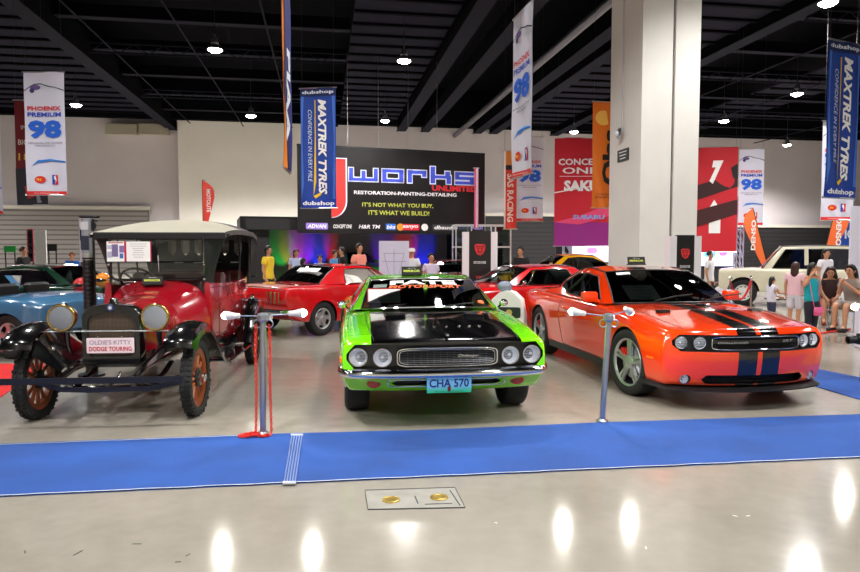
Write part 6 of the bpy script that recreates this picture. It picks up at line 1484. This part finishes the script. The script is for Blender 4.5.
board('poster_board', 'red and dark poster board with small pictures beside the plain white panel', 27, 34, 229, 262, 22, (190, 40, 60), parts=[(.6, .5, .7, .94, (50, 44, 60)), (.6, .82, .5, .1, (170, 170, 180)), (.6, .62, .5, .12, (150, 140, 190)), (.6, .42, .5, .1, (140, 160, 190)), (.6, .2, .5, .12, (170, 120, 190))])
board('partition_screen', 'plain white upright panel in front of the grey shutter', 34.5, 47, 230, 264, 22, (226, 226, 224))
board('monitor', 'black monitor on a stand in front of the grey shutter', 47.5, 57, 244, 251, 21.5, (18, 18, 22), 'monitor')
board('green_crate', 'green crate top showing behind the man in black', 4, 16, 246, 252, 21, (20, 150, 60), 'crate')
board('poster_board', 'white poster board with dark pictures behind the tall ribbed pump', 79, 95, 217, 262, 21, (212, 208, 220), parts=[(.35, .62, .6, .28, (40, 52, 86)), (.8, .85, .3, .18, (224, 60, 50)), (.7, .4, .4, .2, (150, 120, 190))])
for i, (x, y, c) in enumerate(((81, 285, (180, 40, 40)), (103, 280, (214, 130, 30)))):
    Y = 11.5+.1*i; pp = at(x, y, Y); e = empty('helmet', (pp.x, pp.y, 0), 0, ('red', 'orange')[i]+' helmet on a slim stand, beyond the antique car\'s bonnet', 'helmet', 'helmets on stands')
    mb = MB(); mb.sphere((0, 0, pp.z), (.13, .15, .13), 14); mb.build('shell', mat('helmet_%d' % c[0], c, .2, coat=.5), e); mb = MB(); mb.sphere((0, -.05, pp.z), (.11, .12, .05), 12); mb.build('visor', GLOSSBLK, e)
    mb = MB(); mb.tube([(0, 0, 0), (0, 0, pp.z-.1)], .02, 8); mb.lathe([(.15, 0), (.15, .02)], n=16); mb.build('stand', BLACKP, e)
# feather flags
def feather(label, px, y0, y1, Y, w, c, txt, lean=0, flip=1):
    a, b = at(px, y0, Y), at(px, y1, Y); e = empty('feather_flag', (b.x, Y, 0), 0, label, 'flag')
    h = a.z; zb = max(b.z, .1); n = 16; mb = MB(); L, R = [], []
    for k in range(n+1):
        t = k/n; z = zb+(h-zb)*t; x0 = lean*(z-zb)
        ww = w*(.35+.65*min(1, t*1.6))*(1-max(0, (t-.72)/.28)**2.2); L.append((x0, 0, z)); R.append((x0+flip*ww, .02*sin(t*6), z))
    for off in (-.006, .006): mb.add([(p[0], p[1]+off, p[2]) for q in zip(L, R) for p in q], [(2*k, 2*k+1, 2*k+3, 2*k+2) for k in range(n)])
    mb.build('cloth', ink(c), e, 60)
    mb = MB(); mb.tube([(-lean*zb, 0, 0)]+L+[(L[-1][0]+flip*w*.25, 0, h-.01)], .015, 6); mb.build('pole', BLACKP, e); mb = MB(); mb.box((-lean*zb, 0, .02), (.5, .5, .04)); mb.build('base', BLACKP, e, 0)
    text_part('lettering', txt, flatM((flip*w*.52+lean*(h-zb)*.55, -.03, zb+(h-zb)*.55), (0, 0, -1 if flip > 0 else 1), (1 if flip > 0 else -1, 0, 0)), WHITE, e, width=(h-zb)*.5, height=w*.34, bold=.03)
    return e
feather('red feather flag standing against the bright back wall, above the antique car\'s roof', 203, 180, 226, 34, .62, (226, 64, 50), 'MOTOLITE')
feather('orange feather flag behind the bonnet of the ivory wagon', 768, 208, 268, 21.2, .42, (238, 108, 50), 'DENSO', lean=-.28, flip=-1)
feather('orange feather flag leaning over the ivory wagon\'s roof', 822, 207, 262, 22.5, .55, (238, 108, 50), 'DENSO', lean=.22)
banner('hanging_banner', 'tall narrow red and orange banner behind the edge-on white one', 510, 151, 229, 21, .40, (222, 60, 50), [('r', 0, 1, .82, 1, (230, 140, 60)), ('r', 0, 1, .76, .82, (30, 26, 40)), ('t', 'SAS RACING', .5, .40, .62, .5, (250, 220, 210), dict(rot=-pi/2, bold=.03)), ('r', .0, .12, 0, 1, (250, 236, 230))], 0)
banner('hanging_banner', 'pale pink ribbon banner hanging in front of the black sign\'s right end', 476, 168, 228, 19, .12, (236, 190, 210), [('r', 0, .4, 0, 1, (220, 80, 120))], .2)
banner('hanging_banner', 'blue sign banner above the roof of the ivory wagon', 856, 222, 246, 27, 2.0, (20, 70, 170), [('t', 'IONS', .5, .5, .5, .4, (220, 230, 250), dict(bold=.04))], 0)
board('partition_screen', 'tall white panel cut by the frame edge behind the seated women', 851, 905, 206, 328, 15.2, (222, 220, 236), stand=False)
# light truss goal with glowing screens beyond the column
TR = mat('truss_alu', (190, 192, 215), .3, .8)
def truss(mb, a, b, s=.30):
    a, b = Vector(a), Vector(b); t = (b-a).normalized(); u = Vector((0, 1, 0)); v = t.cross(u).normalized(); L = (b-a).length; n = max(2, int(L/.5)); C = [a+u*i*s/2+v*j*s/2 for i in (-1, 1) for j in (-1, 1)]
    for c in C: mb.tube([c, c+(b-a)], .028, 6)
    for k in range(n):
        p, q = t*L*k/n, t*L*(k+1)/n
        for i, j in ((0, 1), (2, 3), (0, 2), (1, 3)): mb.tube([C[i]+p, C[j]+q], .014, 4)
tl, tr = at(567, 226, 30), at(729, 226, 31)
e = empty('light_truss', (0, 0, 0), 0, 'silver lattice truss arch with small stage lamps behind the white column', 'truss')
mb = MB(); truss(mb, (tl.x, 30, 0), (tl.x, 30, tl.z+.9)); mb.build('tower', TR, e, 50)
mb = MB(); truss(mb, (tr.x, 30, 0), (tr.x, 30, tr.z+1.3)); mb.build('tower', TR, e, 50)
mb = MB(); truss(mb, (tl.x, 30, tl.z), (tr.x, 30, tl.z)); mb.build('crossbeam', TR, e, 50)
for px in (578, 590, 600, 706, 716):
    p = at(px, 232, 29.7); mb = MB(); mb.lathe([(.06, 0), (.12, .12), (.12, .26), (.05, .3)], (p.x, p.y, p.z), n=12); o = mb.build('stage_lamp', BLACKP, e)
    mb = MB(); mb.lathe([(.11, -.005), (.11, .0)], (p.x, p.y, p.z-.002), n=12); mb.build('lens', mat('stage_glow', (190, 190, 255), .5, emit=12), o)
def screen(label, x0, x1, y0, y1, Y, c, em, parts=()):
    a, b = at(x0, y0, Y), at(x1, y1, Y); e = empty('led_screen', ((a.x+b.x)/2, Y, 0), 0, label, 'screen'); zb_ = b.z
    mb = MB(); mb.box((0, .06, (a.z+zb_)/2), (b.x-a.x+.1, .1, a.z-zb_+.1)); mb.build('housing', BLACKP, e, 0)
    mb = MB(); mb.box((0, 0, (a.z+zb_)/2), (b.x-a.x, .01, a.z-zb_)); mb.build('display', ink(c, em), e, 0)
    for x, z, w, h, c2 in parts: mb = MB(); mb.rbox((0, 0, 0), (w*(b.x-a.x), h*(a.z-zb_), .01), .1, M=flatM(((x-.5)*(b.x-a.x), -.012, zb_+z*(a.z-zb_)), (1, 0, 0), (0, 0, 1))); mb.build('picture', ink(c2, em), e, 0)
    mb = MB(); mb.box((0, .1, zb_/2), (b.x-a.x, .12, zb_)); mb.build('plinth', BKP, e, 0)
    return e
screen('magenta glowing screen behind the truss, left of the column', 556, 612, 229, 242, 33, (176, 40, 170), .8, [(.3, .5, .2, .5, (90, 60, 220)), (.62, .5, .2, .4, (230, 120, 240))])
screen('white glowing screen behind the yellow car', 572, 612, 243, 262, 32.4, (226, 226, 250), .9, [(.5, .6, .25, .3, (200, 140, 240))])
screen('white glowing screen with bright pictures behind the truss, right of the column', 697, 734, 243, 266, 32.4, (206, 208, 244), .9, [(.35, .6, .3, .4, (90, 200, 240)), (.7, .6, .2, .3, (230, 90, 180))])
screen('pink and blue glowing panel above the white screen, right of the column', 699, 732, 230, 241, 33, (216, 40, 120), .7, [(.25, .5, .25, .8, (60, 60, 200)), (.8, .5, .25, .8, (120, 190, 250))])
# white tables / counter right
def stool(px, Y, label, h=.47):
    p = at(px, 249, Y); e = empty('stool', (p.x, p.y, 0), 0, label, 'stool')
    mb = MB(); mb.lathe([(.17, h-.04), (.18, h-.02), (.17, h)], n=20); mb.build('seat', BLACKP, e)
    for k in range(4): a = pi/4+k*pi/2; mb = MB(); mb.tube([(.12*cos(a), .12*sin(a), h-.04), (.17*cos(a), .17*sin(a), 0)], .012, 6); mb.build('leg', ALU, e)
    return p
s1 = stool(832, 14.3, 'black stool under the brown-haired seated woman'); s2 = stool(858, 13.0, 'black stool under the woman looking at her phone')
a = at(846, 306, 10.6); e = empty('white_plinth', (a.x+.75, 10.7, 0), 0, 'white box plinth beside the photographer, below the glowing spot lamp', 'plinth'); mb = MB(); mb.rbox((0, 0, a.z/2), (.9, .3, a.z), .02); mb.build('box', mat('plinth_white', (222, 220, 236), .5), e)
mb = MB(); mb.box((0, 0, a.z+.01), (.94, .34, .02)); mb.build('top_plate', WHITE, e, 0)
# rope barrier
e_p = []
for i, px in enumerate((731, 752)):
    p = at(px, 249, 15.6+.3*i); e = empty('barrier_post', (p.x, p.y, 0), 0, ('chrome rope barrier post nearest the orange car\'s wing', 'chrome rope barrier post beside the ivory wagon\'s front wheel')[i], 'post'); e_p.append(p)
    mb = MB(); mb.tube([(0, 0, 0), (0, 0, .9)], .025, 10); mb.build('pole', CHROME, e); mb = MB(); mb.lathe([(.16, 0), (.16, .03), (.03, .06)], n=20); mb.build('base', CHROME, e); mb = MB(); mb.sphere((0, 0, .93), .05, 12); mb.build('finial', CHROME, e)
mb = MB(); A, B = e_p; mb.tube([(A.x+(B.x-A.x)*t, A.y+(B.y-A.y)*t, .84-.42*4*t*(1-t)) for t in [k/12 for k in range(13)]], .028, 8); o = mb.build('barrier_rope', mat('red_velvet', (190, 16, 30), .7), None); tag(o, 'sagging red velvet rope between the two chrome barrier posts', 'rope')
mb = MB(); mb.tube([(*gpt(760, 327), .02), (*gpt(790, 333), .02), (*gpt(822, 334), .02), (*gpt(850, 330), .02)], .018, 6); o = mb.build('floor_rope', CHAINM, None); tag(o, 'red cord lying on the floor behind the orange car\'s bonnet', 'cord')
# ================================================================== people
person(P(23, 17.5), 1.6, 'person in a black T-shirt behind the dark green fastback', 1.66, (16, 16, 18), hair=(70, 40, 24))
person(P(72, 20), .3, 'person in a blue shirt far behind the dark green fastback', 1.5, (40, 90, 170), hair=(120, 60, 30))
person(P(268, 16.8), 1.3, 'person in a yellow top with dark hair tied back, behind the red pony car\'s tail', 1.68, (244, 208, 50), long=.12)
person(P(296, 19.4), .5, 'person in a white and blue top behind the red pony car', 1.6, (190, 200, 236), long=.22)
person(P(303, 18.2), 2.6, 'small dark-haired person seen from behind, beside the one in white and blue', 1.36, (30, 30, 40), long=.2)
person(P(320, 18.4), .1, 'person in a pale green shirt facing forward behind the red pony car\'s roof', 1.44, (170, 200, 170))
person(P(334.5, 20.2), 1.2, 'person in a light blue shirt in front of the black booth', 1.56, (90, 160, 220))
person(P(342, 18.6), -1.2, 'person in a black shirt facing the one in light blue', 1.66, (16, 16, 20))
person(P(359, 17.0), .9, 'person in a salmon pink shirt standing left of the white drawing board', 1.74, (244, 150, 130), legs=(30, 30, 36), hair=(40, 26, 20))
person(P(412, 17.4), -.4, 'person in a white cap and white shirt right of the drawing board', 1.62, (226, 226, 230), cap=(226, 222, 214))
person(P(431, 15.7), .4, 'person in a pale shirt far right of the white cap wearer', 1.5, (200, 190, 214))
person(P(521, 16.6), -.7, 'person in a black shirt left of the yellow saloon car', 1.66, (20, 20, 24))
person(P(551, 17.6), 2.8, 'dark-haired person seen from behind in front of the yellow saloon car', 1.42, (120, 40, 40), long=.12)
person(P(710, 16.8), .9, 'person in a white T-shirt right of the second ram board', 1.56, (232, 232, 236), legs=(60, 24, 28))
person(P(773, 13.6), 1.7, 'small girl in a white top with long dark hair facing the women', 1.04, (226, 224, 240), legs=(50, 54, 78), long=.34, arms=dict(l=((-.18, -.14, 1.18), (-.10, -.38, 1.16)), r=((.18, -.12, 1.10), (.12, -.36, 1.02))), skirt=False, shorts=True)
person(P(796, 13.3), 2.4, 'person with long brown hair and a pink bag strap beside the one in teal', 1.34, (236, 190, 200), legs=(210, 206, 214), hair=(58, 28, 20), long=.44, vol=1.2, skirt=True)
te = person(P(813, 11.7), .35, 'person in a teal top with a pink shoulder bag, the nearest of the group', 1.36, (16, 166, 178), legs=(36, 38, 50), long=.36, vol=1.25, sleeve=.2, arms=dict(l=((-.26, -.02, 1.20), (-.16, -.10, 1.44)), r=((.24, -.02, 1.12), (.27, -.14, .92))), head_turn=.7)
k_ = 1.36/1.72; e = empty('shoulder_bag', te.location+Vector((.02, -.17, .66*k_)), .35, 'small pink shoulder bag hanging from the person in teal', 'bag')
mb = MB(); mb.rbox((0, 0, 0), (.17, .05, .15), .03); mb.build('pouch', mat('bag_pink', (238, 90, 150), .5), e); mb = MB(); mb.rbox((0, -.028, .03), (.175, .012, .09), .03); mb.build('flap', mat('bag_pink2', (244, 120, 170), .5), e)
mb = MB(); mb.tube([(-.08, 0, .06), (-.13, .02, .32), (-.12, .09, .56), (0, .16, .58), (.10, .09, .52), (.08, 0, .06)], .006, 6); mb.build('strap', mat('bag_pink', (238, 90, 150), .5), e)
person((s1.x, s1.y+.05), -.5, 'seated person with voluminous brown hair leaning forward, legs bare', 1.74, (60, 40, 40), legs=(150, 100, 84), hair=(40, 20, 16), long=.50, vol=1.9, pose='sit', lean=.45, shorts=True, shoe=(150, 60, 40), arms=dict(l=((-.2, -.30, .72), (-.10, -.48, .60)), r=((.2, -.30, .72), (.12, -.48, .60))))
person((s2.x, s2.y+.05), -1.1, 'seated person in a patterned grey dress with long dark hair, looking at a phone', 1.76, (150, 138, 130), legs=(150, 138, 130), long=.44, vol=1.3, pose='sit', lean=.22, skirt=True, arms=dict(l=((-.22, -.16, .70), (-.06, -.34, .92)), r=((.22, -.16, .70), (.06, -.34, .90))))
person(P(826, 16.6), .3, 'standing person with long dark hair in white, in front of the ivory wagon\'s door', 1.60, (226, 222, 226), long=.30)
ph = Vector((5.98, 7.9, 0))
person((ph.x, ph.y), -pi/2, 'crouching photographer in dark clothes at the frame edge holding a camera low', 1.6, (24, 24, 28), legs=(18, 18, 22), pose='sit', lean=.5, arms=dict(l=((-.26, -.42, .60), (-.05, -.66, .56)), r=((.24, -.44, .66), (.06, -.68, .60))))
e = empty('camera', (ph.x-.80, ph.y, .52), 0, 'black camera with round lens held low by the crouching photographer', 'camera')
mb = MB(); mb.rbox((0, 0, 0), (.09, .14, .10), .02); mb.rbox((0, 0, .06), (.07, .06, .04), .01); mb.build('camera_body', BLACKP, e); mb = MB(); mb.lathe([(.04, -.04), (.042, -.10), (.048, -.15), (.044, -.15), (.03, -.13)], axis='x', n=20); mb.build('lens', BLACKP, e)
mb = MB(); mb.lathe([(.042, -.145), (.02, -.14), (.002, -.138)], axis='x', n=20); mb.build('front_glass', GLOSSBLK, e)
mb = MB(); mb.tube([(.03, 0, -.04), (.03, .0, -.50)], .016, 8); mb.build('monopod', BLACKP, e)
# ================================================================== lamps and light
BULB = mat('lamp_glow', (255, 250, 240), .5, emit=60)
def bay_lamp(root_copy=None, loc=None):
    r = empty('pendant_lamp', (0, 0, 0))
    mb = MB(); mb.lathe([(.10, .42), (.12, .34), (.13, .22), (.11, .20)], n=16); mb.cyl((0, 0, .42), (0, 0, .55), .03); mb.build('ballast', ALU, r)
    mb = MB(); mb.lathe([(.10, .20), (.20, .12), (.26, 0), (.27, 0), (.21, .13), (.11, .215)], n=24, cap=False); mb.build('reflector', ALU, r)
    mb = MB(); mb.lathe([(.002, -.11), (.12, -.09), (.21, -.04), (.25, .0), (.25, .005)], n=24, cap=False); mb.build('diffuser', BULB, r)
    mb = MB(); mb.cyl((0, 0, .55), (0, 0, 3.9), .015, n=6); mb.build('suspension_cable', BLACKP, r)
    return r
LAMPPX = [(215, 50), (404, 61), (797, 94), (76, 105), (251, 116), (385, 121), (574, 132), (787, 145), (828, 3)]
LAMPZ = 8.7
lamp_names = ['high-bay ceiling lamp with bright bulb above the antique car, the largest one left of centre', 'high-bay ceiling lamp between the two central deck edges, above the black wall sign',
 'high-bay ceiling lamp in front of the blue banner at right, upper of the pair there', 'high-bay ceiling lamp right beside the leftmost hanging white banner', 'small high-bay ceiling lamp below and right of the largest lamp at left',
 'small high-bay ceiling lamp just above the black wall sign', 'small high-bay ceiling lamp above the red banner left of the column', 'small high-bay ceiling lamp directly below the one beside the right blue banner',
 'high-bay ceiling lamp cut by the top edge of the photo, above the right blue banner']
lp = bay_lamp(); first = True; LP = []
for (px, py), nm in zip(LAMPPX, lamp_names):
    # depth where the ray is at LAMPZ
    p = gp(px, py, LAMPZ); LP.append(p)
    o = lp if first else copy_tree(lp); first = False
    o.location = p; tag(o, nm, 'ceiling lamp', 'high-bay ceiling lamps')
for u, v in ((-9, 2.5), (-2.5, 2.5), (4, 2.5), (11, 2.5), (-12, 12), (-4, 12), (3.2, 12), (10, 12), (20, 12), (-26, 24), (30, 24), (-24, 38), (22, 34), (-6, -4), (6, -4)):
    p = hw(u, v, LAMPZ); LP.append(p)
    o = copy_tree(lp); o.location = p; tag(o, 'high-bay ceiling lamp of the same grid, outside the photo', 'ceiling lamp', 'high-bay ceiling lamps outside the frame')
for i, p in enumerate(LP):
    l = bpy.data.lights.new('bay_light', 'SPOT'); l.energy = 1500 if p.y < 16 else (3200 if p.y < 28 else 9500); l.spot_size = radians(150); l.spot_blend = .6; l.shadow_soft_size = .25
    l.color = (1, .975, .945)
    o = bpy.data.objects.new('bay_light', l); COL.objects.link(o); o.location = p-Vector((0, 0, .14)); o.visible_glossy = True
scene.view_settings.view_transform = 'Standard'; scene.view_settings.look = 'None'; scene.view_settings.gamma = 1; scene.view_settings.use_curve_mapping = False
scene.view_settings.exposure = EXPOSURE
scene.cycles.max_bounces = 6; scene.cycles.glossy_bounces = 3; scene.cycles.transparent_max_bounces = 12; scene.cycles.use_denoising = True
scene.cycles.sample_clamp_indirect = 6; scene.cycles.blur_glossy = .5
